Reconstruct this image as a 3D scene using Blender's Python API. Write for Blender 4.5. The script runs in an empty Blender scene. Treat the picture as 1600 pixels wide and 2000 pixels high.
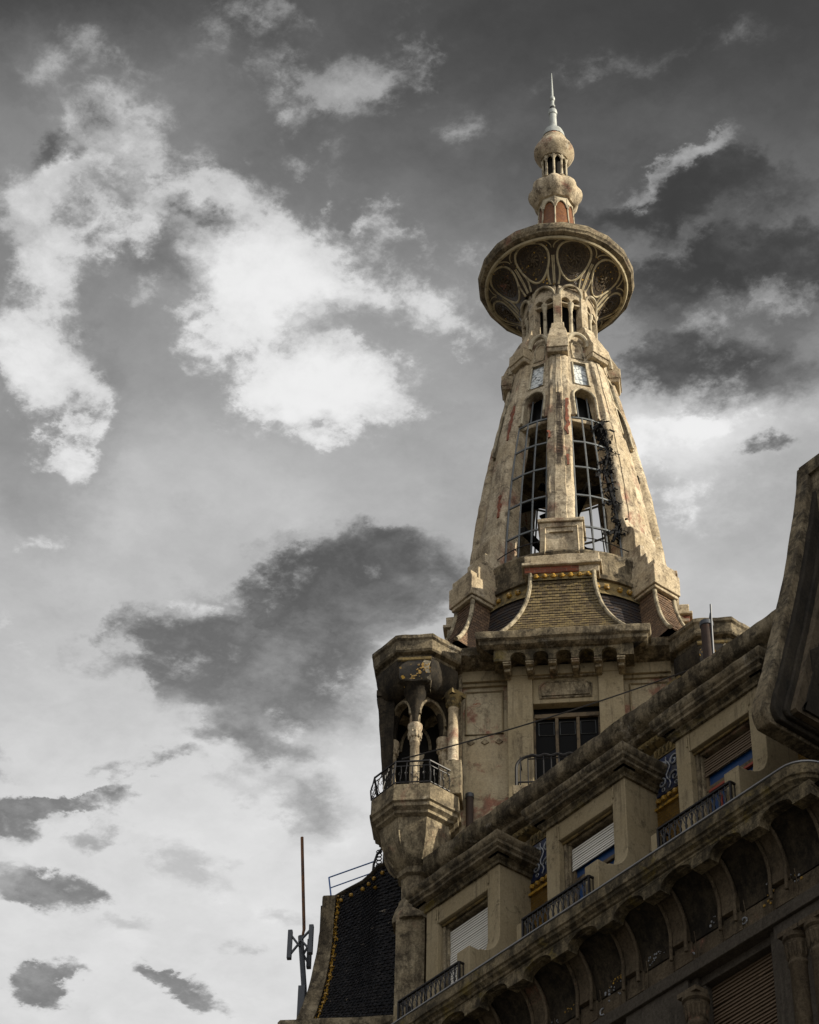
import bpy, bmesh, math, random
import numpy as np
from mathutils import Vector, Matrix, noise
from mathutils.geometry import tessellate_polygon
from math import sin, cos, radians as R, pi, sqrt, atan2
random.seed(7)
S = bpy.context.scene
COL = S.collection

# ------------------------------------------------------------------ camera
cam_d = bpy.data.cameras.new('camera')
cam = bpy.data.objects.new('camera', cam_d); COL.objects.link(cam)
def cam_axes(hd, p, r):
    hd, p, r = R(hd), R(p), R(r)
    fw = Vector((cos(hd)*cos(p), sin(hd)*cos(p), sin(p)))
    rt = Vector((sin(hd), -cos(hd), 0)); up = rt.cross(fw)
    return rt*cos(r)+up*sin(r), up*cos(r)-rt*sin(r), fw
_rt, _up, _fw = cam_axes(142.0, 42.9, 1.3)
m = Matrix((_rt, _up, -_fw)).transposed().to_4x4()
m.translation = Vector((32.4356, -29.7310, 1.6))
cam.matrix_world = m
cam_d.sensor_fit = 'VERTICAL'; cam_d.sensor_height = 24.0; cam_d.lens = 5200/2000*24.0
cam_d.clip_start = 0.5; cam_d.clip_end = 3000
S.camera = cam
S.view_settings.view_transform = 'Standard'
S.view_settings.look = 'None'
S.view_settings.exposure = 0.60
S.view_settings.gamma = 1.0
S.cycles.max_bounces = 6

# ------------------------------------------------------------------ sky and sun
SUN_AZ, SUN_EL = 37.0, 28.0          # degrees, azimuth measured from +X towards +Y
sun_d = bpy.data.lights.new('sun', 'SUN'); sun = bpy.data.objects.new('sun', sun_d); COL.objects.link(sun)
sun_d.energy = 5.0; sun_d.angle = R(0.6); sun_d.color = (1.0, 0.91, 0.74)
sv = Vector((cos(R(SUN_AZ))*cos(R(SUN_EL)), sin(R(SUN_AZ))*cos(R(SUN_EL)), sin(R(SUN_EL))))
sun.location = sv*80
sun.rotation_euler = sv.to_track_quat('Z', 'Y').to_euler()

# cloud masses of a cloud deck overhead: x, y on the deck (deck height = 1), turn, half sizes, weight, softness
CLOUDS=[(-0.7348,0.3672,-2.345,0.1309,0.0863,0.08,1),(-0.7226,0.4213,-1.674,0.1173,0.0479,0.14,0.8),(-0.6836,0.4633,-2.433,0.0347,0.0309,0.2,0.7),(-0.6479,0.4152,-1.566,0.048,0.0405,0.1,0.8),(-0.7985,0.428,-2.693,0.0816,0.0288,0.26,0.7),(-0.7971,0.3875,-2.395,0.0573,0.0415,0.14,0.8),(-0.7287,0.4596,-2.371,0.046,0.0367,0.18,0.7),(-0.8647,0.4252,2.828,0.062,0.0507,0.24,0.7),(-0.9016,0.462,1.861,0.0506,0.0289,0.24,0.7),(-0.9281,0.4909,-0.371,0.0331,0.0195,0.2,0.7),(-0.8264,0.4628,-1.411,0.0287,0.0242,0.16,0.7),(-0.7914,0.4607,-2.823,0.0597,0.0333,-0.1,0.8),(-0.7575,0.5096,-2.334,0.0764,0.0585,0.2,0.8),(-0.7879,0.5062,-2.515,0.0334,0.0298,0.12,0.6),(-0.71,0.5185,-2.145,0.0499,0.0189,0.14,0.7),(-0.7311,0.509,-2.584,0.0443,0.0279,0.1,0.6),(-0.7123,0.5531,-2.271,0.0795,0.0436,0.2,0.8),(-0.8237,0.5259,2.578,0.0629,0.0449,0.22,0.7),(-0.8045,0.5754,-2.039,0.0721,0.0423,0.24,0.7),(-0.723,0.5955,-2.002,0.056,0.0248,0.14,0.7),(-0.6486,0.452,-1.421,0.0426,0.0366,0.13,0.7),(-0.6738,0.4901,-2.341,0.0313,0.0269,0.1,0.7),(-0.6231,0.4085,-2.038,0.0395,0.0202,0.1,0.7),(-0.6839,0.3763,-2.514,0.0622,0.0283,0.09,0.7),(-0.6017,0.5425,-2.253,0.0308,0.0175,0.08,0.7),(-0.5578,0.5522,-2.607,0.0406,0.0168,0.07,0.7),(-0.5185,0.5809,-2.217,0.0401,0.0249,0.08,0.7),(-0.6045,0.4816,-2.551,0.0544,0.0372,0.18,0.8),(-0.5801,0.4971,-2.239,0.02,0.0166,0.12,0.7),(-0.5228,0.5525,-2.246,0.149,0.0695,-0.06,1),(-0.6203,0.6747,-1.872,0.1208,0.1104,-0.15,0.7),(-0.5907,0.678,-2.553,0.0851,0.0287,-0.13,0.7),(-0.6691,0.6884,-2.463,0.0813,0.0236,-0.12,0.7),(-0.6492,0.7353,-2.249,0.0745,0.0311,-0.12,0.7),(-0.5875,0.6296,-2.68,0.092,0.0182,-0.08,0.7),(-0.7453,0.404,-2.327,0.042,0.0269,-0.08,0.7),(-0.7442,0.3559,-2.986,0.0507,0.0452,-0.07,0.7),(-0.6158,0.6319,-2.74,0.0581,0.0184,0.07,0.7),(-0.6054,0.6925,-2.517,0.043,0.0245,0.09,0.7),(-0.6019,0.6021,-2.234,0.0804,0.0501,-0.06,1),(-0.5706,0.6171,-2.831,0.0677,0.0139,0.13,0.8),(-0.6374,0.6982,-2.219,0.0477,0.0301,0.08,0.8),(-0.711,0.7386,-2.237,0.1225,0.0711,0.22,1),(-0.6903,0.7452,-2.472,0.0834,0.0325,0.1,0.8),(-0.7545,0.7488,-1.982,0.0806,0.0332,0.1,0.8),(-1.2194,0.7493,3.113,0.2477,0.2243,0.05,1),(-0.7118,0.4047,-2.35,0.1449,0.1043,0.06,1),(-0.7587,0.5302,-2.294,0.1538,0.0991,0.07,1),(-0.6869,0.7951,-2.48,0.0345,0.0191,-0.24,0.5),(-0.8883,0.5696,-2.323,0.1254,0.0846,0.06,1),(-0.9117,0.6728,-2.996,0.1102,0.0707,-0.14,0.7),(-1.0349,0.6354,-2.2,0.1093,0.0561,-0.2,0.7),(-0.972,0.6635,-2.955,0.1689,0.1074,-0.16,0.8),(-1.0246,0.7337,-1.735,0.1243,0.1009,-0.09,0.8),(-0.8924,0.6688,-1.882,0.0657,0.0474,-0.12,0.6),(-1.0287,0.6983,-2.332,0.0859,0.061,-0.1,0.7),(-1.0828,0.7151,-2.12,0.0525,0.0286,-0.2,0.6),(-1.0046,0.6105,-2.576,0.0652,0.0272,0.1,0.8),(-0.9223,0.6264,-2.813,0.049,0.0196,0.1,0.8),(-1.2254,0.6377,-2.803,0.0416,0.0233,-0.13,0.7),(-1.2212,0.651,-2.278,0.0499,0.0246,-0.17,0.7),(-1.2259,0.6404,-2.986,0.0364,0.023,-0.19,0.7),(-1.2276,0.6679,-2.294,0.0323,0.03,-0.19,0.7),(-1.1641,0.7045,-2.477,0.0575,0.0218,-0.2,0.6),(-1.1741,0.6753,-2.248,0.0588,0.0139,-0.21,0.6),(-1.1966,0.6511,-2.28,0.0664,0.0167,-0.16,0.6),(-1.179,0.672,-2.511,0.0604,0.0151,-0.21,0.6),(-1.2976,0.6952,-2.047,0.0506,0.034,-0.19,0.8),(-1.2783,0.7233,-2.466,0.0539,0.0278,-0.19,0.8),(-1.288,0.7137,-1.715,0.0463,0.0396,-0.18,0.8),(-1.2699,0.7306,-1.766,0.0359,0.0326,-0.18,0.8),(-1.3725,0.7761,2.931,0.0287,0.0206,-0.17,0.8),(-1.3896,0.7818,2.725,0.031,0.0232,-0.14,0.8),(-1.3856,0.7864,-1.723,0.0312,0.0269,-0.2,0.8),(-1.382,0.7768,-2.525,0.0336,0.024,-0.17,0.8),(-1.3134,0.8674,-1.868,0.027,0.0166,-0.16,0.8),(-1.3286,0.8705,-1.856,0.0393,0.0212,-0.17,0.8),(-1.3283,0.8409,-1.912,0.0279,0.0178,-0.18,0.8),(-1.3286,0.8575,-1.555,0.0364,0.0153,-0.16,0.8),(-1.2023,0.7174,-2.376,0.0461,0.0327,-0.16,0.7),(-1.1343,0.69,-1.95,0.039,0.02,-0.2,0.7),(-0.7632,0.7007,-2.24,0.0464,0.0334,0.12,0.8),(-1.1193,0.7817,1.83,0.062,0.0312,-0.12,0.8),(-1.2533,0.8652,-2.307,0.0485,0.0281,-0.12,0.8),(-1.1869,0.7789,-2.475,0.0711,0.0348,-0.12,0.8),(-1.1877,0.8585,-1.893,0.0423,0.0243,-0.1,0.8),(-1.2768,0.7809,-2.312,0.0479,0.0252,-0.1,0.8),(-1.1021,0.7688,-1.948,0.0795,0.0367,-0.12,0.8),(-1.1703,0.6231,-2.489,0.0551,0.0236,-0.12,0.8),(-1.0833,0.5596,-2.54,0.0472,0.0384,0.08,0.8),(-0.9985,0.522,-2.406,0.0244,0.0178,0.1,0.8),(-0.6024,0.527,-2.253,0.0409,0.0259,0.06,0.8),(-0.9634,0.4924,2.591,0.1498,0.0625,-0.12,1),(-0.7107,0.3255,-2.46,0.088,0.0691,-0.1,1),(-0.7612,0.3848,-2.703,0.0605,0.0166,-0.12,0.7),(-0.7557,0.4636,-1.665,0.0444,0.0164,-0.12,0.7)]
world = bpy.data.worlds.new('World'); S.world = world; world.use_nodes = True
world.cycles.sampling_method = 'MANUAL'; world.cycles.sample_map_resolution = 512
nt = world.node_tree; nt.nodes.clear()
def N(t, typ, **kw):
    n = t.nodes.new(typ)
    for k, v in kw.items():
        if k == 'inp':
            for a, b in v.items(): n.inputs[a].default_value = b
        else: setattr(n, k, v)
    return n
def math_node(t, op, a, b=None, c=None, clamp=False):
    n = t.nodes.new('ShaderNodeMath'); n.operation = op; n.use_clamp = clamp
    for i, v in enumerate((a, b, c)):
        if v is None: continue
        if isinstance(v, (int, float)): n.inputs[i].default_value = v
        else: t.links.new(v, n.inputs[i])
    return n.outputs[0]
L = nt.links.new
geo = N(nt, 'ShaderNodeTexCoord')
sep = N(nt, 'ShaderNodeSeparateXYZ'); L(geo.outputs['Generated'], sep.inputs[0])
dz = math_node(nt, 'MAXIMUM', sep.outputs[2], 0.10)
px = math_node(nt, 'DIVIDE', sep.outputs[0], dz); py = math_node(nt, 'DIVIDE', sep.outputs[1], dz)
comb = N(nt, 'ShaderNodeCombineXYZ'); L(px, comb.inputs[0]); L(py, comb.inputs[1])
warp = N(nt, 'ShaderNodeTexNoise', inp={'Scale': 7.0, 'Detail': 12.0, 'Roughness': 0.64, 'Distortion': 0.0}); L(comb.outputs[0], warp.inputs['Vector'])
wm = N(nt, 'ShaderNodeVectorMath', operation='MULTIPLY_ADD'); L(warp.outputs['Color'], wm.inputs[0])
WARP = 0.17
wm.inputs[1].default_value = (WARP, WARP, 0); wm.inputs[2].default_value = (-WARP/2, -WARP/2, 0)
wadd = N(nt, 'ShaderNodeVectorMath', operation='ADD'); L(comb.outputs[0], wadd.inputs[0]); L(wm.outputs[0], wadd.inputs[1])
# clear-sky tone by height above the horizon
mr = N(nt, 'ShaderNodeValToRGB'); L(sep.outputs[2], mr.inputs[0])
cr = mr.color_ramp
stops = [(0.0, .50), (0.35, .62), (0.50, .88), (0.57, .82), (0.63, .76), (0.69, .67), (0.735, .53), (0.775, .36), (0.81, .245), (1.0, .26)]  # lowest stops, out of view, darkened to dim the light on the facade
while len(cr.elements) < len(stops): cr.elements.new(0.5)
for e, (p, v) in zip(cr.elements, stops): e.position = p; e.color = (v, v, v, 1)
val = mr.outputs['Color']
n2 = N(nt, 'ShaderNodeTexNoise', inp={'Scale': 15.0, 'Detail': 13.0, 'Roughness': 0.64, 'Distortion': 0.1}); L(comb.outputs[0], n2.inputs['Vector'])
nn2 = math_node(nt, 'SUBTRACT', n2.outputs['Fac'], 0.5)
pos_, neg_ = 0.0, 0.0
for (cx, cy, rot, sx, sy, w, k) in CLOUDS:
    mp = N(nt, 'ShaderNodeMapping', vector_type='TEXTURE')
    L(wadd.outputs[0], mp.inputs['Vector'])
    mp.inputs['Location'].default_value = (cx, cy, 0); mp.inputs['Rotation'].default_value = (0, 0, rot); mp.inputs['Scale'].default_value = (sx, sy, 1)
    g = N(nt, 'ShaderNodeTexGradient', gradient_type='SPHERICAL'); L(mp.outputs[0], g.inputs[0])
    s = N(nt, 'ShaderNodeMapRange', interpolation_type='SMOOTHSTEP'); L(g.outputs['Fac'], s.inputs[0]); s.inputs[2].default_value = 0.9
    if k >= 1: val = math_node(nt, 'MULTIPLY_ADD', s.outputs[0], w, val)
    elif w > 0: pos_ = math_node(nt, 'MULTIPLY_ADD', s.outputs[0], w*1.4, pos_)
    else: neg_ = math_node(nt, 'MULTIPLY_ADD', s.outputs[0], -w*1.5, neg_)
n4 = N(nt, 'ShaderNodeTexNoise', inp={'Scale': 11.0, 'Detail': 12.0, 'Roughness': 0.6, 'Distortion': 0.1}); L(wadd.outputs[0], n4.inputs['Vector'])
nn4 = math_node(nt, 'SUBTRACT', n4.outputs['Fac'], 0.5)
def layer(f, lim, sgn, amp, lo, hi):
    """one cloud layer: ragged cover from the summed masses, then soft modelling inside it"""
    f = math_node(nt, 'SMOOTH_MIN', f, lim, 0.12)
    gate = math_node(nt, 'MULTIPLY', f, 9.0, clamp=True)
    e = math_node(nt, 'MULTIPLY_ADD', math_node(nt, 'MULTIPLY_ADD', nn4, 0.8, nn2), math_node(nt, 'MULTIPLY', gate, amp), f)
    c = N(nt, 'ShaderNodeMapRange', interpolation_type='SMOOTHSTEP'); L(e, c.inputs[0]); c.inputs[1].default_value = lo; c.inputs[2].default_value = hi
    inner = math_node(nt, 'MULTIPLY_ADD', nn2, 0.42, math_node(nt, 'MULTIPLY_ADD', nn4, 0.55, math_node(nt, 'MULTIPLY', f, 1.0*sgn)))
    return math_node(nt, 'MULTIPLY', c.outputs[0], inner)
val = math_node(nt, 'ADD', val, layer(pos_, 0.30, 1, 1.55, 0.02, 0.30))
val = math_node(nt, 'ADD', val, layer(neg_, 0.34, -1, 1.35, 0.02, 0.32))
a = math_node(nt, 'MULTIPLY', nn2, 0.16)
n3 = N(nt, 'ShaderNodeTexNoise', inp={'Scale': 4.2, 'Detail': 9.0, 'Roughness': 0.6}); L(wadd.outputs[0], n3.inputs['Vector'])
b = math_node(nt, 'MULTIPLY_ADD', n3.outputs['Fac'], 0.34, -0.17)
val = math_node(nt, 'ADD', val, a); val = math_node(nt, 'ADD', val, b)
val = math_node(nt, 'SMOOTH_MAX', val, 0.22, 0.18); val = math_node(nt, 'SMOOTH_MIN', val, 0.93, 0.2)
val = math_node(nt, 'POWER', val, 2.2)
# unseen sky outside the view is dimmed to cut ambient light on the wing
hd = N(nt, 'ShaderNodeVectorMath', operation='DOT_PRODUCT'); L(geo.outputs['Generated'], hd.inputs[0]); hd.inputs[1].default_value = (-.788, .616, 0)
side = N(nt, 'ShaderNodeMapRange', interpolation_type='SMOOTHSTEP'); L(hd.outputs['Value'], side.inputs[0])
side.inputs[1].default_value = 0.10; side.inputs[2].default_value = 0.55; side.inputs[3].default_value = 0.20; side.inputs[4].default_value = 1.0
val = math_node(nt, 'MULTIPLY', val, side.outputs[0])
# added glow in the unseen sky behind the viewer, fill light for the stone
sky = N(nt, 'ShaderNodeTexSky', sky_type='NISHITA', sun_disc=False, sun_elevation=R(SUN_EL), sun_rotation=R(90-SUN_AZ))
bw = N(nt, 'ShaderNodeRGBToBW'); L(sky.outputs[0], bw.inputs[0])
dotn = N(nt, 'ShaderNodeVectorMath', operation='DOT_PRODUCT'); L(geo.outputs['Generated'], dotn.inputs[0]); dotn.inputs[1].default_value = (0.64, -0.36, 0.68)
back = N(nt, 'ShaderNodeMapRange', interpolation_type='SMOOTHSTEP'); L(dotn.outputs['Value'], back.inputs[0])
back.inputs[1].default_value = 0.25; back.inputs[2].default_value = 1.0
SKY_FILL = 1.0
val = math_node(nt, 'MULTIPLY_ADD', back.outputs[0], SKY_FILL, val)
nis = math_node(nt, 'MULTIPLY', bw.outputs[0], 0.10)
val10 = math_node(nt, 'MULTIPLY', val, 10.0)
val = math_node(nt, 'ADD', val10, nis)
tint = N(nt, 'ShaderNodeMix', data_type='RGBA', blend_type='MULTIPLY'); tint.inputs[0].default_value = 1.0
L(val, tint.inputs[6]); tint.inputs[7].default_value = (1.0, 1.0, 1.0, 1)
bg = N(nt, 'ShaderNodeBackground', inp={'Strength': 0.066}); L(tint.outputs[2], bg.inputs[0])
wo = N(nt, 'ShaderNodeOutputWorld'); L(bg.outputs[0], wo.inputs[0])

# ------------------------------------------------------------------ materials
def new_mat(name):
    mt = bpy.data.materials.new(name); mt.use_nodes = True
    t = mt.node_tree; t.nodes.clear()
    out = N(t, 'ShaderNodeOutputMaterial'); bs = N(t, 'ShaderNodeBsdfPrincipled')
    t.links.new(bs.outputs[0], out.inputs[0])
    return mt, t, bs
def c4(c): return (c[0], c[1], c[2], 1)
def mixc(t, fac, a, b, mode='MIX'):
    n = t.nodes.new('ShaderNodeMix'); n.data_type = 'RGBA'; n.blend_type = mode
    for i, v in ((0, fac), (6, a), (7, b)):
        if isinstance(v, (int, float)): n.inputs[i].default_value = v
        elif isinstance(v, tuple): n.inputs[i].default_value = c4(v)
        else: t.links.new(v, n.inputs[i])
    return n.outputs[2]
def ramp(t, src, lo, hi):
    n = t.nodes.new('ShaderNodeMapRange'); n.interpolation_type = 'SMOOTHSTEP'
    t.links.new(src, n.inputs[0]); n.inputs[1].default_value = lo; n.inputs[2].default_value = hi
    return n.outputs[0]
def tnoise(t, vec, scale, detail=6, rough=.6, dist=0.0):
    n = t.nodes.new('ShaderNodeTexNoise'); n.inputs['Scale'].default_value = scale; n.inputs['Detail'].default_value = detail
    n.inputs['Roughness'].default_value = rough; n.inputs['Distortion'].default_value = dist
    t.links.new(vec, n.inputs['Vector']); return n.outputs['Fac']
def vscale(t, vec, sc, off=(0, 0, 0)):
    n = t.nodes.new('ShaderNodeVectorMath'); n.operation = 'MULTIPLY_ADD'; t.links.new(vec, n.inputs[0])
    n.inputs[1].default_value = sc; n.inputs[2].default_value = off; return n.outputs[0]
def bump(t, h, strength, dist=0.02, prev=None):
    n = t.nodes.new('ShaderNodeBump'); n.inputs['Strength'].default_value = strength; n.inputs['Distance'].default_value = dist
    t.links.new(h, n.inputs['Height'])
    if prev is not None: t.links.new(prev, n.inputs['Normal'])
    return n.outputs[0]
def stone(name, base, light, dirt, streak=(.5, .75), blotch=(.52, .75), moss=None, mosscol=(.15, .13, .045), red=None, white=None, rough=.92, bstr=.55, pink=None, crack=.5, grain=1.0):
    mt, t, bs = new_mat(name)
    pos = N(t, 'ShaderNodeNewGeometry').outputs['Position']
    lg = tnoise(t, pos, 1.1, 7, .62)
    col = mixc(t, ramp(t, lg, .35, .68), base, light)
    if pink:
        col = mixc(t, ramp(t, tnoise(t, vscale(t, pos, (1, 1, .8), (5, 3, 1)), 1.5, 8, .68, .3), pink[0], pink[1]), col, (.27, .135, .095))
    if white:
        col = mixc(t, ramp(t, tnoise(t, vscale(t, pos, (1, 1, 1), (15, 2, 7)), 2.1, 9, .7, .4), white[0], white[1]), col, (.56, .52, .44))
    if red:
        rm = ramp(t, tnoise(t, vscale(t, pos, (1, 1, .75), (1.5, 7, 3)), .95, 8, .7, .5), red[0], red[1])
        xy = N(t, 'ShaderNodeSeparateXYZ'); t.links.new(pos, xy.inputs[0])
        u = math_node(t, 'SUBTRACT', xy.outputs[0], xy.outputs[1]); cb = N(t, 'ShaderNodeCombineXYZ'); t.links.new(u, cb.inputs[0]); t.links.new(xy.outputs[2], cb.inputs[1])
        bk = N(t, 'ShaderNodeTexBrick', inp={'Scale': 1.0, 'Color1': (.30, .065, .03, 1), 'Color2': (.20, .05, .025, 1), 'Mortar': (.33, .26, .2, 1), 'Brick Width': .24, 'Row Height': .075, 'Mortar Size': .012})
        t.links.new(cb.outputs[0], bk.inputs['Vector'])
        col = mixc(t, rm, col, bk.outputs['Color'])
    st = tnoise(t, vscale(t, pos, (2.0, 2.0, .62)), 1.7, 11, .76)
    col = mixc(t, math_node(t, 'MULTIPLY', ramp(t, st, streak[0], streak[1]), .85), col, dirt)
    bl = tnoise(t, vscale(t, pos, (1, 1, 1), (3.3, 9, 2)), 3.6, 12, .78, .1)
    col = mixc(t, math_node(t, 'MULTIPLY', ramp(t, bl, blotch[0], blotch[1]), .9), col, tuple(x*.75 for x in dirt))
    drip = tnoise(t, vscale(t, pos, (7.5, 7.5, .30), (2, 6, 1)), 1.0, 7, .66)
    col = mixc(t, math_node(t, 'MULTIPLY', math_node(t, 'MULTIPLY', ramp(t, drip, .54, .70), ramp(t, lg, .40, .56)), .62), col, dirt)
    if moss:
        ms = tnoise(t, vscale(t, pos, (1, 1, 1.3), (11, 4, 8)), 2.3, 9, .72, .3)
        col = mixc(t, ramp(t, ms, moss[0], moss[1]), col, mosscol)
    fine = tnoise(t, pos, 22, 8, .8)
    col = mixc(t, 1.0, col, mixc(t, ramp(t, fine, .32, .68), tuple(1-(1-x)*grain for x in (.58, .55, .52)), tuple(1+(x-1)*grain for x in (1.22, 1.2, 1.18))), 'MULTIPLY')
    vor = N(t, 'ShaderNodeTexVoronoi', feature='DISTANCE_TO_EDGE', inp={'Scale': 1.3}); 
    wv = N(t, 'ShaderNodeTexNoise', inp={'Scale': 2.2, 'Detail': 6.0}); t.links.new(pos, wv.inputs['Vector'])
    vv = N(t, 'ShaderNodeVectorMath', operation='MULTIPLY_ADD'); t.links.new(wv.outputs['Color'], vv.inputs[0]); vv.inputs[1].default_value = (.9, .9, .9); t.links.new(pos, vv.inputs[2])
    t.links.new(vv.outputs[0], vor.inputs['Vector'])
    ck = math_node(t, 'MULTIPLY', math_node(t, 'SUBTRACT', 1.0, ramp(t, vor.outputs['Distance'], .0, .022)), crack)
    col = mixc(t, math_node(t, 'MULTIPLY', ck, ramp(t, lg, .48, .62)), col, tuple(x*.5 for x in dirt))
    t.links.new(col, bs.inputs['Base Color']); bs.inputs['Roughness'].default_value = rough
    bs.inputs['Specular IOR Level'].default_value = .25
    h = math_node(t, 'MULTIPLY_ADD', fine, .5, bl)
    nb = bump(t, h, bstr, .03)
    t.links.new(nb, bs.inputs['Normal'])
    return mt
def simple(name, col, rough=.6, metal=0.0, var=.25, sc=9, spec=.5, bstr=.0, col2=None, thr=(.5, .7)):
    mt, t, bs = new_mat(name)
    pos = N(t, 'ShaderNodeNewGeometry').outputs['Position']
    n = tnoise(t, pos, sc, 7, .65)
    c = mixc(t, 1.0, col, mixc(t, n, (1-var, 1-var, 1-var), (1+var, 1+var, 1+var)), 'MULTIPLY')
    if col2: c = mixc(t, ramp(t, tnoise(t, vscale(t, pos, (1, 1, 1), (4, 8, 1)), sc*.7, 8, .7), *thr), c, col2)
    t.links.new(c, bs.inputs['Base Color']); bs.inputs['Roughness'].default_value = rough; bs.inputs['Metallic'].default_value = metal
    bs.inputs['Specular IOR Level'].default_value = spec
    if bstr: t.links.new(bump(t, n, bstr, .02), bs.inputs['Normal'])
    return mt
def tiles(name, c1, c2, mortar, bw, rh, rough=.35, gold=None, goldthr=(.6, .66), off=.5, bstr=.8, pale=None):
    mt, t, bs = new_mat(name)
    uv = N(t, 'ShaderNodeUVMap').outputs[0]
    pos = N(t, 'ShaderNodeNewGeometry').outputs['Position']
    jit = N(t, 'ShaderNodeTexNoise', inp={'Scale': 6.0, 'Detail': 3.0}); t.links.new(uv, jit.inputs['Vector'])
    jv = N(t, 'ShaderNodeVectorMath', operation='MULTIPLY_ADD'); t.links.new(jit.outputs['Color'], jv.inputs[0]); jv.inputs[1].default_value = (.03, .03, 0); t.links.new(uv, jv.inputs[2])
    bk = N(t, 'ShaderNodeTexBrick', offset=off, inp={'Scale': 1.0, 'Color1': c4(c1), 'Color2': c4(c2), 'Mortar': c4(mortar), 'Brick Width': bw, 'Row Height': rh, 'Mortar Size': rh*.06, 'Mortar Smooth': .4, 'Bias': 0.0})
    t.links.new(jv.outputs[0], bk.inputs['Vector'])
    col = bk.outputs['Color']
    if gold:
        col = mixc(t, math_node(t, 'MULTIPLY', ramp(t, tnoise(t, pos, 3.1, 9, .75), *goldthr), .8), col, gold)
    if pale:
        col = mixc(t, ramp(t, tnoise(t, vscale(t, pos, (1, 1, 2.2), (2, 5, 4)), 2.6, 8, .75), *pale), col, (.5, .42, .32))
    col = mixc(t, 1.0, col, mixc(t, tnoise(t, pos, 1.4, 7, .65), (.55, .55, .55), (1.4, 1.4, 1.4)), 'MULTIPLY')
    t.links.new(col, bs.inputs['Base Color']); bs.inputs['Roughness'].default_value = rough; bs.inputs['Specular IOR Level'].default_value = .3
    # every row tips outwards at its lower edge
    sp = N(t, 'ShaderNodeSeparateXYZ'); t.links.new(jv.outputs[0], sp.inputs[0])
    fr = math_node(t, 'FRACT', math_node(t, 'DIVIDE', sp.outputs[1], rh))
    h = math_node(t, 'ADD', math_node(t, 'MULTIPLY', fr, -1.0), math_node(t, 'MULTIPLY', bk.outputs['Fac'], -.6))
    t.links.new(bump(t, h, bstr, rh*.5), bs.inputs['Normal'])
    return mt

M = {}
M['stone'] = stone('weathered_stucco', (.41, .34, .23), (.56, .49, .365), (.12, .092, .064), streak=(.47, .70), blotch=(.49, .66), pink=(.54, .70), red=(.66, .70), white=(.6, .72))
M['stone2'] = stone('grimy_stucco', (.26, .215, .14), (.35, .30, .205), (.06, .048, .033), streak=(.42, .64), blotch=(.46, .64), pink=(.55, .72), white=(.62, .74))
M['wall'] = stone('peeling_stucco', (.36, .30, .195), (.44, .38, .265), (.12, .095, .066), streak=(.48, .72), blotch=(.52, .72), pink=(.54, .64), red=(.585, .65), grain=.55)
M['clean'] = stone('plain_render', (.265, .215, .13), (.31, .258, .165), (.075, .057, .036), streak=(.52, .74), blotch=(.54, .70), crack=.3, bstr=.25, grain=.4)
M['dirty'] = stone('lichen_cornice', (.195, .158, .10), (.30, .255, .175), (.04, .032, .021), streak=(.42, .62), blotch=(.45, .62), moss=(.60, .76), white=(.60, .72), bstr=.8)
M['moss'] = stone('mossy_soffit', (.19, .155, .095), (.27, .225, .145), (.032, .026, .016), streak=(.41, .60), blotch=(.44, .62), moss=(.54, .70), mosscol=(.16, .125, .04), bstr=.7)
M['near_black'] = stone('near_black_stone', (.036, .029, .019), (.065, .052, .034), (.009, .007, .005), streak=(.42, .64), blotch=(.45, .64), moss=(.62, .74), mosscol=(.13, .09, .03), white=(.70, .78))  # near-black stone for balcony underside, turret vault, side pier and ridge
M['gable_dark'] = stone('gable_dark_stone', (.022, .018, .013), (.04, .033, .023), (.008, .007, .005), streak=(.45, .66), moss=(.64, .76), mosscol=(.07, .05, .018))  # darkest stone tone, given to the gable's inner faces and recess
M['frieze'] = stone('dark_frieze_plaster', (.082, .063, .041), (.125, .10, .067), (.025, .02, .013), streak=(.45, .7), blotch=(.5, .7), white=(.69, .74), pink=(.6, .7))
M['lowdark'] = stone('grey_window_surround', (.06, .052, .042), (.078, .068, .055), (.026, .022, .018), crack=.15)
M['tile_ochre'] = tiles('ochre_roof_tile', (.17, .125, .052), (.075, .052, .026), (.014, .011, .008), .10, .085, .55, gold=(.22, .155, .035), pale=(.66, .70))
M['tile_brown'] = tiles('brown_roof_tile', (.18, .11, .062), (.10, .06, .036), (.016, .012, .009), .11, .09, .55, pale=(.72, .76))
M['tile_dark'] = tiles('blue_black_roof_tile', (.028, .028, .034), (.06, .042, .03), (.012, .011, .011), .095, .075, .4, pale=(.72, .76))
M['scale'] = tiles('black_scale_tile', (.030, .028, .030), (.014, .015, .019), (.004, .004, .005), .085, .085, .38, pale=(.645, .675), bstr=1.0)
M['orange'] = tiles('orange_mosaic', (.20, .075, .018), (.12, .04, .012), (.12, .05, .02), .06, .05, .45, bstr=.5)
M['gold'] = simple('gold_majolica', (.40, .23, .03), .35, 0, .5, 14, .5, .2, (.06, .04, .015), (.46, .62))
M['goldtile'] = tiles('gold_brown_tile', (.12, .068, .016), (.18, .105, .024), (.025, .018, .008), .09, .06, .35, gold=(.30, .18, .035))
M['blue'] = simple('cobalt_majolica', (.011, .018, .055), .35, 0, .5, 12, .4, 0, (.06, .055, .05), (.46, .62))
M['glaze'] = simple('white_glaze', (.26, .27, .29), .4, 0, .4, 14, .5, 0, (.08, .08, .08), (.48, .62))
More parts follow.
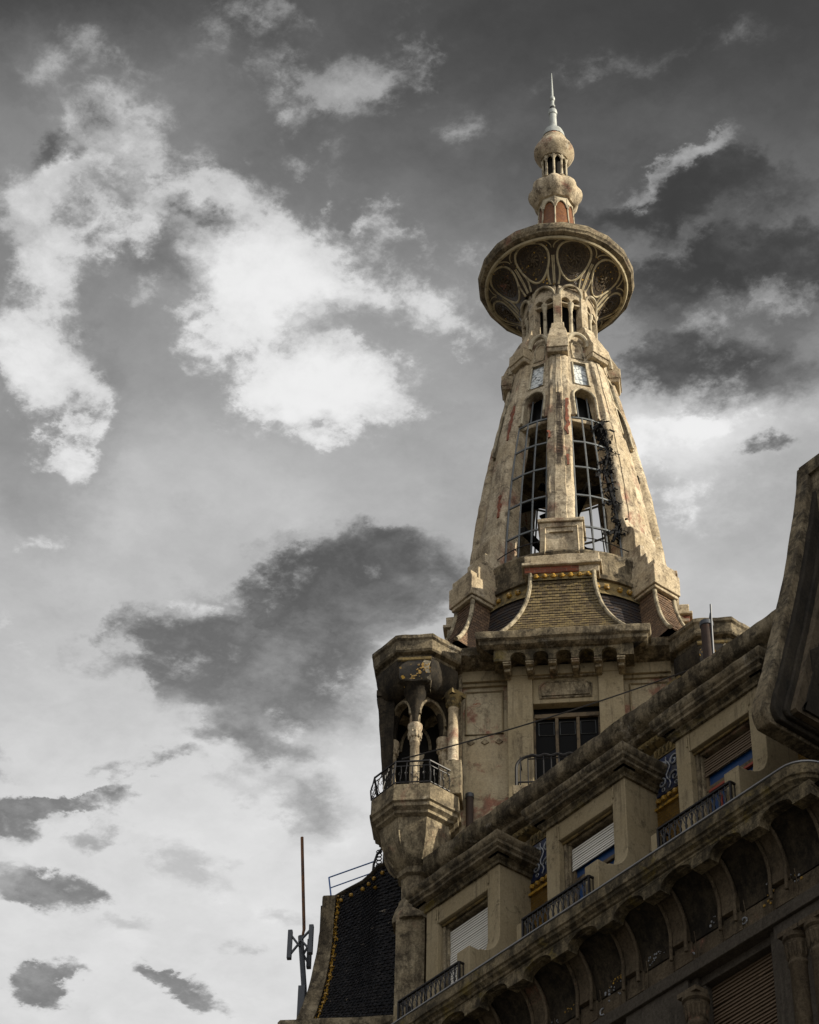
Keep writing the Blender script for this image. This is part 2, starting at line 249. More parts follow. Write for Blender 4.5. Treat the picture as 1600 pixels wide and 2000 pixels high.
def mosaic(name, cols, scale, rough=.35, grout=(.03, .025, .02), gold=None):
    mt, t, bs = new_mat(name)
    pos = N(t, 'ShaderNodeNewGeometry').outputs['Position']
    v = N(t, 'ShaderNodeTexVoronoi', inp={'Scale': scale}); t.links.new(pos, v.inputs['Vector'])
    sp = N(t, 'ShaderNodeSeparateColor'); t.links.new(v.outputs['Color'], sp.inputs[0])
    c = mixc(t, sp.outputs[0], cols[0], cols[1])
    c = mixc(t, ramp(t, tnoise(t, pos, 4.5, 8, .7), .45, .65), c, cols[2])
    if gold: c = mixc(t, math_node(t, 'MULTIPLY', ramp(t, sp.outputs[1], gold[0], gold[0]+.02), ramp(t, tnoise(t, pos, 2.4, 4, .6), .45, .6)), c, gold[1])
    c = mixc(t, ramp(t, v.outputs['Distance'], .45, .75), c, grout)
    t.links.new(c, bs.inputs['Base Color']); bs.inputs['Roughness'].default_value = rough; bs.inputs['Specular IOR Level'].default_value = .3
    t.links.new(bump(t, sp.outputs[2], .35, .01), bs.inputs['Normal'])
    return mt
M['mosaic'] = mosaic('dark_mosaic', ((.05, .032, .018), (.028, .02, .013), (.085, .06, .035)), 26, gold=(.93, (.5, .3, .05)))
M['mosaic_w'] = mosaic('pale_blue_mosaic', ((.60, .63, .63), (.50, .54, .55), (.66, .67, .64)), 15, .4, (.22, .24, .25), gold=(.86, (.04, .04, .045)))
M['mosaic_p'] = mosaic('turret_mosaic', ((.02, .016, .012), (.035, .028, .018), (.07, .055, .035)), 15, .6, gold=(.84, (.5, .29, .04)))
M['pale'] = simple('cream_moulding', (.42, .365, .26), .8, 0, .35, 6, .25, .25, (.14, .11, .075), (.46, .64))
M['pale2'] = simple('dull_stone_moulding', (.40, .34, .22), .85, 0, .4, 7, .2, .2, (.17, .14, .09), (.48, .66))
M['trim'] = simple('weathered_ridge_trim', (.34, .29, .20), .85, 0, .4, 6, .25, .3, (.11, .09, .06), (.44, .62))
M['yellow'] = simple('yellowed_moulding', (.20, .145, .06), .85, 0, .5, 7, .2, .3, (.07, .055, .03), (.44, .60))
M['painted'] = simple('pale_painted_metal', (.33, .35, .335), .5, .1, .3, 6, .4, .05, (.20, .20, .18), (.52, .7))
M['iron'] = simple('black_wrought_iron', (.014, .013, .014), .5, .3, .4, 20, .4)
M['steel'] = simple('grey_steel_frame', (.12, .13, .135), .55, .3, .4, 9, .4, 0, (.09, .06, .045), (.56, .7))
M['rust'] = simple('rusted_pipe', (.05, .036, .03), .8, .1, .5, 8, .2, .2, (.09, .045, .028), (.55, .7))
M['zinc'] = simple('zinc_flashing', (.22, .225, .235), .5, .2, .2, 5, .5)
M['bluepaint'] = simple('blue_painted_rail', (.045, .12, .32), .5, .1, .3, 9, .4)
M['white_sh'] = simple('white_shutter_slat', (.62, .60, .55), .6, 0, .12, 3, .4, 0, (.40, .36, .28), (.58, .8))
M['brown_sh'] = simple('brown_shutter_slat', (.12, .085, .055), .7, 0, .3, 6, .3, .1, (.25, .18, .12), (.60, .72))
M['rustrod'] = simple('rust_brown_rod', (.17, .085, .045), .8, .1, .5, 6, .2, .1, (.08, .05, .04), (.48, .62))
M['wood'] = simple('old_wood', (.13, .095, .055), .75, 0, .4, 7, .25, .1, (.04, .03, .02), (.46, .64))
M['blueglass'] = simple('blue_window_film', (.006, .036, .12), .3, 0, .35, 3, .5)
M['redline'] = simple('red_glazing_bar', (.22, .04, .02), .6, 0, .2, 6, .4)
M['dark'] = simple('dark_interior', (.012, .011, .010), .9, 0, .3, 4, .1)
M['glass'] = simple('dark_window_glass', (.004, .004, .004), .35, 0, .2, 2, .04)
M['brick'] = simple('exposed_brick', (.24, .06, .025), .9, 0, .6, 8, .2, .6, (.16, .06, .03), (.5, .62))
M['brickwork'] = tiles('exposed_brickwork', (.22, .065, .032), (.13, .045, .026), (.24, .19, .14), .22, .075, .9, bstr=.8)
M['creeper'] = simple('dead_creeper', (.016, .016, .017), .9, 0, .4, 8, .1)
M['greymetal'] = simple('grey_antenna_metal', (.055, .06, .07), .5, .3, .3, 8, .4)
M['pavement'] = simple('street_paving', (.085, .08, .072), .9, 0, .25, .6, .2, .2, (.06, .056, .05), (.5, .7))

# ------------------------------------------------------------------ mesh helpers
class MB:
    """collects shapes into one mesh"""
    def __init__(s): s.bm = bmesh.new(); s.uv = s.bm.loops.layers.uv.new('UVMap'); s.mi = 0
    def face(s, pts, uvs=None):
        try: f = s.bm.faces.new([s.bm.verts.new(p) for p in pts])
        except ValueError: return None
        f.material_index = s.mi
        if uvs:
            for l, u in zip(f.loops, uvs): l[s.uv].uv = u
        return f
    def _vf(s, vs, faces, uvs=None):
        bv = [s.bm.verts.new(v) for v in vs]
        for f in faces:
            try: fc = s.bm.faces.new([bv[i] for i in f])
            except ValueError: continue
            fc.material_index = s.mi
            if uvs is not None:
                for l, i in zip(fc.loops, f): l[s.uv].uv = uvs[i]
    def hexa(s, p):          # p: 4 bottom (ccw) + 4 top
        s._vf(p, [(3,2,1,0),(4,5,6,7),(0,1,5,4),(1,2,6,5),(2,3,7,6),(3,0,4,7)]); return s
    def box(s, x0, x1, y0, y1, z0, z1):
        return s.hexa([(x0,y0,z0),(x1,y0,z0),(x1,y1,z0),(x0,y1,z0),(x0,y0,z1),(x1,y0,z1),(x1,y1,z1),(x0,y1,z1)])
    def prism(s, poly, f):   # poly: list of 2d points; f(p, k) -> 3d for k = 0, 1
        n = len(poly); vs = [f(p, 0) for p in poly]+[f(p, 1) for p in poly]
        s._vf(vs, [tuple(range(n))[::-1], tuple(range(n, 2*n))]+[(i,(i+1)%n,n+(i+1)%n,n+i) for i in range(n)]); return s
    def grid(s, fn, nu, nv, uvf=None, close_u=False):
        vs, uv = [], []
        for j in range(nv+1):
            for i in range(nu+1 if not close_u else nu):
                vs.append(fn(i/nu, j/nv)); uv.append(uvf(i/nu, j/nv) if uvf else (i/nu, j/nv))
        w = nu+1 if not close_u else nu
        fs = [(j*w+i, j*w+(i+1) % w if close_u else j*w+i+1, (j+1)*w+((i+1) % w if close_u else i+1), (j+1)*w+i) for j in range(nv) for i in range(nu)]
        s._vf(vs, fs, uv); return s
    def lathe(s, prof, seg=32, ph=0.0, c=(0,0), cap=False, mod=None, uvlen=False, a0=0, a1=360, jit=0):
        full = abs(a1-a0) >= 360
        L_ = [0]
        for p, q in zip(prof, prof[1:]): L_.append(L_[-1]+math.hypot(q[0]-p[0], q[1]-p[1]))
        n = seg if full else seg+1; vs, uv = [], []
        for j, (r, z) in enumerate(prof):
            for i in range(n):
                a = R(a0+(a1-a0)*i/seg)+ph; rr = r*(mod(a, j) if mod else 1)
                x, y = c[0]+rr*sin(a), c[1]-rr*cos(a); zz = z
                if jit:
                    v = Vector((x, y, z)); d = noise.noise_vector(v*2.3)*jit+noise.noise_vector(v*7)*jit*.5; x += d.x; y += d.y; zz += d.z
                vs.append((x, y, zz)); uv.append((R(a1-a0)*i/seg*max(.3, prof[0][0]), -L_[j]))
        fs = []
        for j in range(len(prof)-1):
            for i in range(seg):
                k = (i+1) % n if full else i+1
                fs.append((j*n+i, j*n+k, (j+1)*n+k, (j+1)*n+i))
        if cap: fs += [tuple(range(n))[::-1], tuple(range((len(prof)-1)*n, len(prof)*n))]
        s._vf(vs, fs, uv); return s
    def tube(s, pts, r, seg=6, closed=False, rad=None):
        P = [Vector(p) for p in pts]; n = len(P); vs = []
        up = None
        for i, p in enumerate(P):
            t = (P[(i+1) % n]-P[i-1]) if closed else (P[min(i+1, n-1)]-P[max(i-1, 0)])
            if t.length < 1e-9: t = Vector((0,0,1))
            t.normalize()
            if up is None:
                up = Vector((0,0,1)) if abs(t.z) < .9 else Vector((1,0,0))
            x = t.cross(up)
            if x.length < 1e-6: x = t.cross(Vector((1,0,.3)))
            x.normalize(); y = x.cross(t); up = y
            rr = rad[i] if rad else r
            for k in range(seg):
                a = 2*pi*k/seg; vs.append(p+x*cos(a)*rr+y*sin(a)*rr)
        fs = [(j*seg+k, j*seg+(k+1) % seg, ((j+1) % n)*seg+(k+1) % seg, ((j+1) % n)*seg+k) for j in range(n if closed else n-1) for k in range(seg)]
        if not closed: fs += [tuple(range(seg))[::-1], tuple(range((n-1)*seg, n*seg))]
        s._vf(vs, fs); return s
    def bar(s, a, b, w, d=None, up=(0,0,1)):
        a, b = Vector(a), Vector(b); d = d or w; t = (b-a).normalized(); u = Vector(up)
        x = t.cross(u)
        if x.length < 1e-4: x = t.cross(Vector((1,0,0)))
        x.normalize(); y = x.cross(t).normalized(); x *= w/2; y *= d/2
        return s.hexa([a-x-y, a+x-y, a+x+y, a-x+y, b-x-y, b+x-y, b+x+y, b-x+y])
    def sweep(s, path, prof, jit=0.0, seglen=.22, caps=True):
        """profile (outward, z) carried along a horizontal path; outward = right of travel"""
        P = [Vector((p[0], p[1])) for p in path]; Q = [P[0]]
        for a, b in zip(P, P[1:]):
            k = max(1, int((b-a).length/seglen))
            Q += [a+(b-a)*(i/k) for i in range(1, k+1)]
        n = len(Q); m_ = len(prof); vs = []
        for i, q in enumerate(Q):
            t0 = (Q[i]-Q[i-1]).normalized() if i else (Q[1]-Q[0]).normalized()
            t1 = (Q[i+1]-Q[i]).normalized() if i < n-1 else t0
            n0 = Vector((t0.y, -t0.x)); n1 = Vector((t1.y, -t1.x)); nn = (n0+n1); nn = nn/max(.2, nn.length_squared)*2
            for (o, z) in prof:
                v = Vector((q.x+nn.x*o, q.y+nn.y*o, z))
                if jit: v += noise.noise_vector(v*1.7)*jit+noise.noise_vector(v*6.1)*jit*.6
                vs.append(v)
        fs = [(i*m_+k, (i+1)*m_+k, (i+1)*m_+(k+1) % m_, i*m_+(k+1) % m_) for i in range(n-1) for k in range(m_)]
        if caps: fs += [tuple(range(m_)), tuple(range((n-1)*m_, n*m_))[::-1]]
        s._vf(vs, fs); return s
    def plate(s, loops, front, back):
        """flat outline (first loop) with holes; front/back map 2d -> 3d"""
        allp = [p for lp in loops for p in lp]
        tris = tessellate_polygon([[Vector((p[0], p[1], 0)) for p in lp] for lp in loops])
        n = len(allp); vs = [front(p) for p in allp]+[back(p) for p in allp]
        fs = [tuple(t) for t in tris]+[tuple(i+n for i in t[::-1]) for t in tris]; o = 0
        for lp in loops:
            k = len(lp); fs += [(o+i, o+(i+1) % k, n+o+(i+1) % k, n+o+i) for i in range(k)]; o += k
        s._vf(vs, fs, [(p[0], p[1]) for p in allp]*2); return s
    def jitter(s, amt, sc=3.0):
        for v in s.bm.verts: v.co += noise.noise_vector(v.co*sc)*amt+noise.noise_vector(v.co*sc*3.1)*amt*.5
        return s
    def subdiv(s, maxlen):
        for _ in range(4):
            es = [e for e in s.bm.edges if e.calc_length() > maxlen]
            if not es: break
            bmesh.ops.subdivide_edges(s.bm, edges=es, cuts=1, use_grid_fill=True)
        return s
    def build(s, name, mat, parent=None, smooth=35, bevel=0.0, weld=True):
        if weld: bmesh.ops.remove_doubles(s.bm, verts=s.bm.verts, dist=1e-5)
        bmesh.ops.recalc_face_normals(s.bm, faces=s.bm.faces)
        me = bpy.data.meshes.new(name); s.bm.to_mesh(me); s.bm.free()
        for k in (mat if isinstance(mat, (list, tuple)) else [mat]): me.materials.append(k)
        if smooth:
            me.polygons.foreach_set('use_smooth', [True]*len(me.polygons)); me.set_sharp_from_angle(angle=R(smooth))
        o = bpy.data.objects.new(name, me); COL.objects.link(o)
        if parent: o.parent = parent
        if bevel:
            b = o.modifiers.new('bevel', 'BEVEL'); b.width = bevel; b.segments = 2; b.limit_method = 'ANGLE'; b.angle_limit = R(40)
        return o
def inst(o, parent, rotz=0.0, loc=(0,0,0), kids=True):
    c = o.copy(); COL.objects.link(c); c.parent = parent; c.location = loc; c.rotation_euler = (0, 0, rotz)
    if kids:
        for ch in o.children:
            d = ch.copy(); COL.objects.link(d); d.parent = c
    return c
def tag(o, label, cat, group=None, kind=None):
    o['label'] = label; o['category'] = cat
    if group: o['group'] = group
    if kind: o['kind'] = kind
    return o
def empty(name, loc=(0,0,0), rz=0.0):
    o = bpy.data.objects.new(name, None); COL.objects.link(o); o.location = loc; o.rotation_euler = (0,0,rz); o.empty_display_size = .5; return o
def pol(r, a, z): return (r*sin(R(a)), -r*cos(R(a)), z)
Q = sqrt(.5)
def LW(lat, near, z): return (Q*(near+lat), Q*(lat-near), z)     # the tower's own axes -> world
def arc(cx, cy, r, a0, a1, n): return [(cx+r*cos(R(a0+(a1-a0)*i/n)), cy+r*sin(R(a0+(a1-a0)*i/n))) for i in range(n+1)]

# ------------------------------------------------------------------ ground
g = MB().box(-600, 600, -600, 600, -.5, 0).build('ground', M['pavement'], None, smooth=0); g['kind'] = 'structure'; g['label'] = 'street paving around the building'; g['category'] = 'ground'

# =================================================================== TOWER
AX = (.05*Q, .05*Q, 0)
T = empty('corner_tower', AX, R(45))
tag(T, 'tall weathered stucco corner tower with open lattice spire, saucer-shaped canopy and white needle tip', 'tower')
D8 = 1/cos(R(22.5))
# ---- needle
b = MB().lathe([(q[0]*(.86 if q[1] > 55.95 else 1), q[1]) for q in [(.29,55.66),(.285,55.78),(.24,55.92),(.15,56.0),(.125,56.06),(.115,56.2),(.108,56.62),(.13,56.64),(.14,56.72),(.125,56.8),(.07,56.82),(.068,56.93),(.085,56.95),(.08,57.0),(.056,57.03),(.05,57.2),(.072,57.22),(.085,57.29),(.07,57.36),(.04,57.4),(.036,57.6),(.012,58.38),(0.002,58.4)]], 20)
needle = b.build('needle', M['painted'], T)
MB().lathe([(.06,56.83),(.076,56.83),(.076,56.92),(.06,56.92)], 16).build('joint_ring', M['iron'], needle)
# ---- small lantern under the needle
cap = MB().lathe([(.0,55.72),(.27,55.70),(.285,55.62),(.305,55.56),(.34,55.52),(.345,55.45),(.36,55.40),(.44,55.28),(.50,55.16),(.525,55.08),(.525,55.0),(.50,54.93),(.47,54.86),(.42,54.78),(.385,54.72),(.36,54.69),(.24,54.69)], 32, jit=.012).build('bulb_cap', M['stone'], T)
sl = MB()
for k in range(9):
    a = k*40; x, y, _ = pol(.30, a, 0)
    sl.lathe([(.05,53.72),(.05,53.80),(.032,53.84),(.029,54.52),(.042,54.60),(.058,54.72)], 8, c=(x, y))
for k in range(9):
    pts = [pol(.305, k*40+20+16*cos(R(t)), 54.54+.12*sin(R(t))) for t in range(0, 181, 20)]; sl.tube(pts, .026, 6)
sl.build('colonnette_ring', M['pale'], cap)
MB().lathe([(.2,53.6),(.2,54.75)], 16).build('lantern_core', M['dark'], cap)
# ---- scalloped bulge, orange tiled neck
sc = MB().lathe([(.26,53.80),(.35,53.79),(.37,53.75),(.42,53.71),(.55,53.60),(.645,53.44),(.66,53.34),(.64,53.22),(.57,53.08),(.50,52.98),(.46,52.93),(.40,52.92)], 64, mod=lambda a, j: 1+(.055*cos(8*a)*min(1, max(0, (j-2)/2)) if j < 10 else 0), jit=.012)
for k in range(8):
    sc.lathe([(.0,53.66),(.05,53.65),(.085,53.60),(.05,53.55),(0,53.54)], 10, c=pol(.50, k*45+22.5, 0)[:2])
sc.build('scalloped_collar', M['stone'], T)
nk = MB(); nk.lathe([(.39,52.95),(.40,52.8),(.44,52.2),(.50,51.4),(.56,50.6)], 32, uvlen=True)
neck = nk.build('orange_neck', M['orange'], T)
tr = MB()
for k in range(8):
    tr.tube([pol(np.interp(z, [50.6, 51.4, 52.2, 52.95], [.57, .51, .45, .41]), k*45, z) for z in np.linspace(50.6, 52.95, 10)], .022, 6)
    tr.tube([pol(np.interp(52.55+.24*sin(R(t)), [50.6, 51.4, 52.2, 52.95], [.57, .51, .45, .41])+.004, k*45+22.5+19.5*cos(R(t)), 52.5+.24*sin(R(t))) for t in range(0, 181, 15)], .022, 6)
    pf = [(k*45+22.5+20*cos(R(t)), 52.5+.26*sin(R(t))) for t in range(0, 181, 15)]
    tr.plate([[(k*45+45, 52.5), (k*45+45, 52.94), (k*45, 52.94), (k*45, 52.5)]+pf[::-1][1:-1]], lambda p: pol(.425, p[0], p[1]), lambda p: pol(.395, p[0], p[1]))
tr.build('neck_arcade', M['pale'], neck)
# ---- saucer
ZR = 49.86
def under(r):          # height of the saucer's underside at radius r
    t = (r-.90)/(1.72-.90); return 49.06+.82*(1-(1-min(1, max(0, t)))**1.9)
us = [.90+.82*i/14 for i in range(15)]
dish = MB().lathe([(.5,50.75),(.9,50.62),(1.86,50.22)], 64)
dish.lathe([(1.80,50.22),(1.90,50.20),(1.92,50.14),(1.905,50.02),(1.88,50.0),(1.865,49.94),(1.80,49.90),(1.72,49.89)], 20, ph=R(9), jit=.02)
saucer = dish.build('saucer_canopy', M['stone2'], T, smooth=40); saucer.location.x = -.05
MB().lathe([(r, under(r)) for r in us][::-1], 96).build('mosaic_soffit', M['mosaic'], saucer)
mo = MB()
def su(r, a, off=.0): return pol(r, a, under(r)-off)
for k in range(8):
    a = k*45
    ang = 22.5
    loop = []
    # round medallion mouldings with tails running down to the arcade
    mo.tube([su(1.31+.345*cos(R(t)), a+22.5+math.degrees(.415*sin(R(t))/1.31), .0) for t in range(0, 360, 12)], .030, 6, closed=True)
    for sgn in (-1, 1): mo.tube([su(r, a+22.5+sgn*x, 0) for r, x in ((1.12,15.2),(1.04,14.6),(.97,15.2),(.91,16.5))], .026, 6)
    for sgn in (-.8, .8): mo.tube([su(r, a+sgn*1.2, 0) for r in np.linspace(.92, 1.32, 6)], .018, 5)
    for sgn in (-1, 1): mo.tube([su(1.46+.20*t, a+sgn*(.9+7.5*t*t), 0) for t in np.linspace(0, 1, 6)], .016, 5)
mo.tube([su(1.70, t, .01) for t in range(0, 360, 5)], .05, 6, closed=True)
mo.build('petal_moulding', M['pale2'], saucer)
for k in range(8):
    ro = MB(); a = k*45+22.5; r0 = 1.31
    def rp(q, t, off): return su(r0+q*.83*cos(t), a+math.degrees(q*sin(t)/r0), off)
    for i in range(9):
        t = R(i*40); ro.tube([rp(.05, t, .01), rp(.10, t+.25, .035), rp(.15, t+.5, .01)], .026, 5)
    ro.tube([su(r0-.04, a, .025), su(r0+.04, a, .025)], .045, 6)
    for q in (.20, .30): ro.tube([rp(q, R(t), .0) for t in range(0, 360, 15)], .014, 5, closed=True)
    for i in range(18): ro.tube([rp(.21, R(i*20), .004), rp(.29, R(i*20+8), .004)], .012, 4)
    ro.build('rosette', M['frieze'], saucer)
# ---- colonnaded lantern
ln = MB()
for k in range(8):
    a = k*45
    def pr(p, kk, a=a): 
        x, y = p; c_, s_ = cos(R(a)), sin(R(a)); X, Y = x, -y; return (X*c_-Y*s_, X*s_+Y*c_, (47.2, 48.75)[kk])
    ln.prism([(-.10,.70),(.10,.70),(.10,.90),(-.10,.90)], pr)
    W = .62
    poly = [(-W/2, 48.45), (W/2, 48.45), (W/2, 49.25), (-W/2, 49.25)]
    hole1 = [(-.245, 48.5)]+[(-.135+.11*cos(R(t)), 48.56+.12*sin(R(t))) for t in range(180, -1, -20)]+[(-.025, 48.5)]
    hole2 = [(-x, z) for x, z in hole1][::-1]
    def mp(p, r, a=a): 
        x, z = p; A = R(a+22.5); return (r*sin(A)+x*cos(A), -r*cos(A)+x*sin(A), z)
    ln.plate([poly, hole1, hole2], lambda p: mp(p, .845), lambda p: mp(p, .72))
ln.subdiv(.3).jitter(.008)
lant = ln.build('lantern_wall', M['stone'], T, bevel=.012)
hd = MB()
for k in range(8):
    hd.tube([pol(.875+.05*sin(R(t)), k*45+22.5+18.5*cos(R(t)), 48.74+.30*sin(R(t))) for t in range(0, 181, 15)], .04, 6)
hd.build('hood_moulding', M['pale'], lant)
cl = MB()
for k in range(8):
    x, y, _ = pol(.80, k*45+22.5, 0)
    cl.lathe([(.075,47.2),(.075,47.3),(.05,47.34),(.045,48.28),(.06,48.32),(.052,48.36),(.085,48.45),(.085,48.52)], 10, c=(x, y))
cl.build('lantern_columns', M['pale'], lant)
MB().lathe([(.5,46.9),(.5,49.3)], 16).build('lantern_core', M['dark'], lant)
MB().lathe([(.30,47.3),(.93,47.3),(.97,47.24),(.97,47.05),(.9,46.9)], 32, jit=.01).build('lantern_sill', M['stone'], lant)

# ---- ribs of the cone
zk = [38.3, 39.2, 40.3, 41.2, 42.2, 43.2, 44.3, 45.2, 46.2, 47.3, 47.8]
rk = [2.33, 2.27, 2.18, 2.09, 1.98, 1.84, 1.64, 1.46, 1.26, 1.06, .97]
pc = np.polyfit(np.array(zk)-43, rk, 4)
def rib_r(z): return float(np.polyval(pc, z-43))
def rib_w(z): return float(np.interp(z, [38.3, 40.3, 43, 45.9, 47.5], [.64, .60, .555, .45, .40]))
rb = MB(); zs = np.linspace(38.3, 47.3, 46)
def ribf(u, v):
    z = 38.3+9.0*v; r = rib_r(z); w = rib_w(z)/2
    sec = [(-w, r-.48), (-w, r-.06), (-w+.05, r), (-w+.16, r), (-w+.175, r+.022), (w-.175, r+.022), (w-.16, r), (w-.05, r), (w, r-.06), (w, r-.48), (-w, r-.48)]
    x, rr = sec[int(round(u*10))]
    d = noise.noise_vector(Vector((x*3+9, rr*2, z*2.2)))*.016+noise.noise_vector(Vector((x*9, rr*5, z*7)))*.012
    return (x+d.x, -rr+d.y, z+d.z*.3)
rb.grid(ribf, 10, 60)
rib0 = rb.build('rib', M['stone'], T, smooth=50)
ribs = [rib0]+[inst(rib0, T, R(45*k)) for k in range(1, 8)]
# exposed brick and reinforcement grid where the render has fallen off
for (k, x0, x1, z0, z1) in ((0, .12, .24, 43.1, 44.5), (0, .14, .22, 42.0, 42.4), (7, .03, .16, 43.5, 44.8), (7, .1, .22, 40.9, 41.6), (0, -.28, -.18, 43.0, 43.3)):
    zz_ = np.arange(z0, z1, .05); xm, hwid = (x0+x1)/2, (x1-x0)/2
    lft = [(xm-hwid*max(.15, .55+1.1*noise.noise(Vector((k*3.1, 1, z*5)))), z) for z in zz_]
    rgt = [(xm+hwid*max(.15, .55+1.1*noise.noise(Vector((k*3.1, 7, z*5)))), z) for z in zz_[::-1]]
    MB().plate([rgt+lft], lambda p: (p[0], -rib_r(p[1])-.028, p[1]), lambda p: (p[0], -rib_r(p[1])+.05, p[1])).build('exposed_brick', M['brickwork'], ribs[k])
gr = MB()
for z in np.arange(42.0, 44.7, .055):
    r = rib_r(z)
    if noise.noise(Vector((0, 0, z*1.7))) < -.12: continue
    x0, x1 = -.06+.05*noise.noise(Vector((3, 1, z*3))), .07+.05*noise.noise(Vector((8, 1, z*3)))
    gr.bar((x0, -r-.03, z), (x1, -r-.03, z), .014, .012)
for x in (-.05, -.02, .01, .04, .07): 
    for z in np.arange(42.05, 44.6, .2):
        if noise.noise(Vector((x*30, 2, z*1.7))) > -.1: gr.bar((x, -rib_r(z)-.032, z), (x, -rib_r(z+.2)-.032, z+.2), .010, .010)
gr.build('wire_mesh', M['rust'], rib0)
# blocks at the heads of the ribs
bk = MB()
def blk(w0, w1, r0a, r0b, r1a, r1b, z0, z1): # bottom w0 from r0a..r0b, top w1 from r1a..r1b
    bk.hexa([(-w0/2,-r0b,z0),(w0/2,-r0b,z0),(w0/2,-r0a,z0),(-w0/2,-r0a,z0),(-w1/2,-r1b,z1),(w1/2,-r1b,z1),(w1/2,-r1a,z1),(-w1/2,-r1a,z1)])
blk(.48, .50, .9, 1.36, .9, 1.385, 46.28, 46.40)
blk(.52, .52, .8, 1.41, .8, 1.40, 46.40, 46.72)
blk(.50, .36, .8, 1.37, .8, 1.12, 46.72, 47.34)
blk(.34, .30, .7, 1.09, .7, 1.02, 47.34, 47.62)
blk(.28, .22, .7, 1.0, .7, .93, 47.62, 47.72)
bk.subdiv(.2).jitter(.012)
block0 = bk.build('rib_block', M['stone'], T, bevel=.015)
blocks = [block0]+[inst(block0, T, R(45*k)) for k in range(1, 8)]
# wall bays between the rib heads: arched opening, pale mosaic panel, hooded niche
def bayf(p, off):   # p = (x across, z), flat across the bay
    x, z = p; r = rib_r(z)*cos(R(22.5))+.02-off; return (x, -r, z)
wb = MB()
hw = lambda z: rib_r(z)*sin(R(22.5))+.02
out = [(-hw(43.95)*.98, 43.95)]+[(-.27, 43.95)]
arch = [(-.27, 43.95), (-.27, 44.62)]+[(.27*cos(R(t)), 44.66+.36*sin(R(t))) for t in range(165, 14, -15)]+[(.27, 44.62), (.27, 43.95)]
outer = [(-hw(43.95), 43.95)]+arch+[(hw(43.95), 43.95)]+[(hw(z), z) for z in (44.6, 45.2, 45.8, 46.4, 47.0, 47.3)]+[(-hw(z), z) for z in (47.3, 47.0, 46.4, 45.8, 45.2, 44.6)]
panel = [(-.19, 45.2), (.19, 45.2), (.165, 46.08), (-.165, 46.08)]
wb.plate([outer, panel[::-1]], lambda p: bayf(p, 0), lambda p: bayf(p, .30))
wb.box(-hw(43.9), hw(43.9), -rib_r(43.9)*.924+.1, -rib_r(43.9)*.924+.34, 43.86, 43.97)
bay0 = wb.build('bay_wall', M['stone'], T, bevel=.01)
MB().plate([panel], lambda p: bayf(p, .05), lambda p: bayf(p, .2)).build('mosaic_panel', M['mosaic_w'], bay0)
fr_ = MB(); fr_.tube([bayf(p, -.01) for p in panel], .022, 5, closed=True)
fr_.tube([bayf(p, -.02) for p in arch], .03, 6)
# hooded niche: projecting lip curving up between the blocks
fr_.tube([bayf((.24*cos(R(t)), 46.75+.34*sin(R(t))), -.09-.05*sin(R(t))) for t in range(-10, 191, 12)], .06, 8)
fr_.tube([bayf((.13*cos(R(t)), 46.72+.2*sin(R(t))), -.01) for t in range(0, 181, 15)]+[bayf((-.13, 46.25), -.01), bayf((.13, 46.25), -.01)], .018, 5, closed=True)
fr_.build('bay_moulding', M['pale'], bay0)
sf = MB()
for x in (-.13, .13): sf.bar(bayf((x, 43.9), .16), bayf((x, 44.9), .16), .028)
sf.bar(bayf((-.27, 43.99), .14), bayf((.27, 43.99), .14), .05)
sf.build('upper_glazing_bars', M['steel'], bay0)
MB().plate([arch], lambda p: bayf(p, .26), lambda p: bayf(p, .29)).build('dark_pane', M['glass'], bay0)
bays = [bay0]
bay0.rotation_euler = (0, 0, R(22.5))
for k in range(1, 8): bays.append(inst(bay0, T, R(22.5+45*k)))
MB().lathe([(0.0,43.93),(1.35,43.93),(1.35,43.84),(0.0,43.84)], 32).build('upper_floor', M['stone2'], T)
# lattice windows
zt = [39.2, 40.15, 41.15, 42.1, 43.0, 43.9]
def latt(missing=()):
    w = MB()
    def wp(a, z): r = rib_r(z)-.13; return pol(r, a, z)
    vz = np.linspace(39.15, 43.92, 12)
    for i, a in enumerate((9.0, 18.3, 26.7, 36.0)):
        w.tube([wp(a, z) for z in vz], .021 if i in (1, 2) else .026, 5)
    for j, z in enumerate(zt):
        for i, (a, c_) in enumerate(((9.0, 18.3), (18.3, 26.7), (26.7, 36.0))):
            if (i, j) in missing: continue
            w.bar(wp(a, z), wp(c_, z), .035, .04)
    return w
lw = latt(); lat0 = lw.build('lattice_window', M['steel'], T); 
lats = [lat0]+[inst(lat0, T, R(45*k)) for k in (3, 4, 7)]
for k in (1, 2, 5, 6):
    bp_ = MB(); bp_.grid(lambda u, v: pol(rib_r(38.9+5.1*v)-.15+.02*sin(u*9+v*4), 45*k+22.5+(u-.5)*31, 38.9+5.1*v), 6, 14); bp_.build('blind_panel', M['stone'], T)
# interior: newel, beams
it = MB(); it.lathe([(.10,38.6),(.10,43.9)], 10)
for z, a in ((41.7, 20), (42.9, 75), (40.6, -30)):
    it.bar(pol(1.75, a, z), pol(1.75, a+180, z), .12, .16)
for i in range(14):
    a = i*27; z = 40.4+i*.24
    it.bar(pol(.1, a, z), pol(.62, a, z), .2, .05)
it.build('spiral_stair', M['dark'], T)
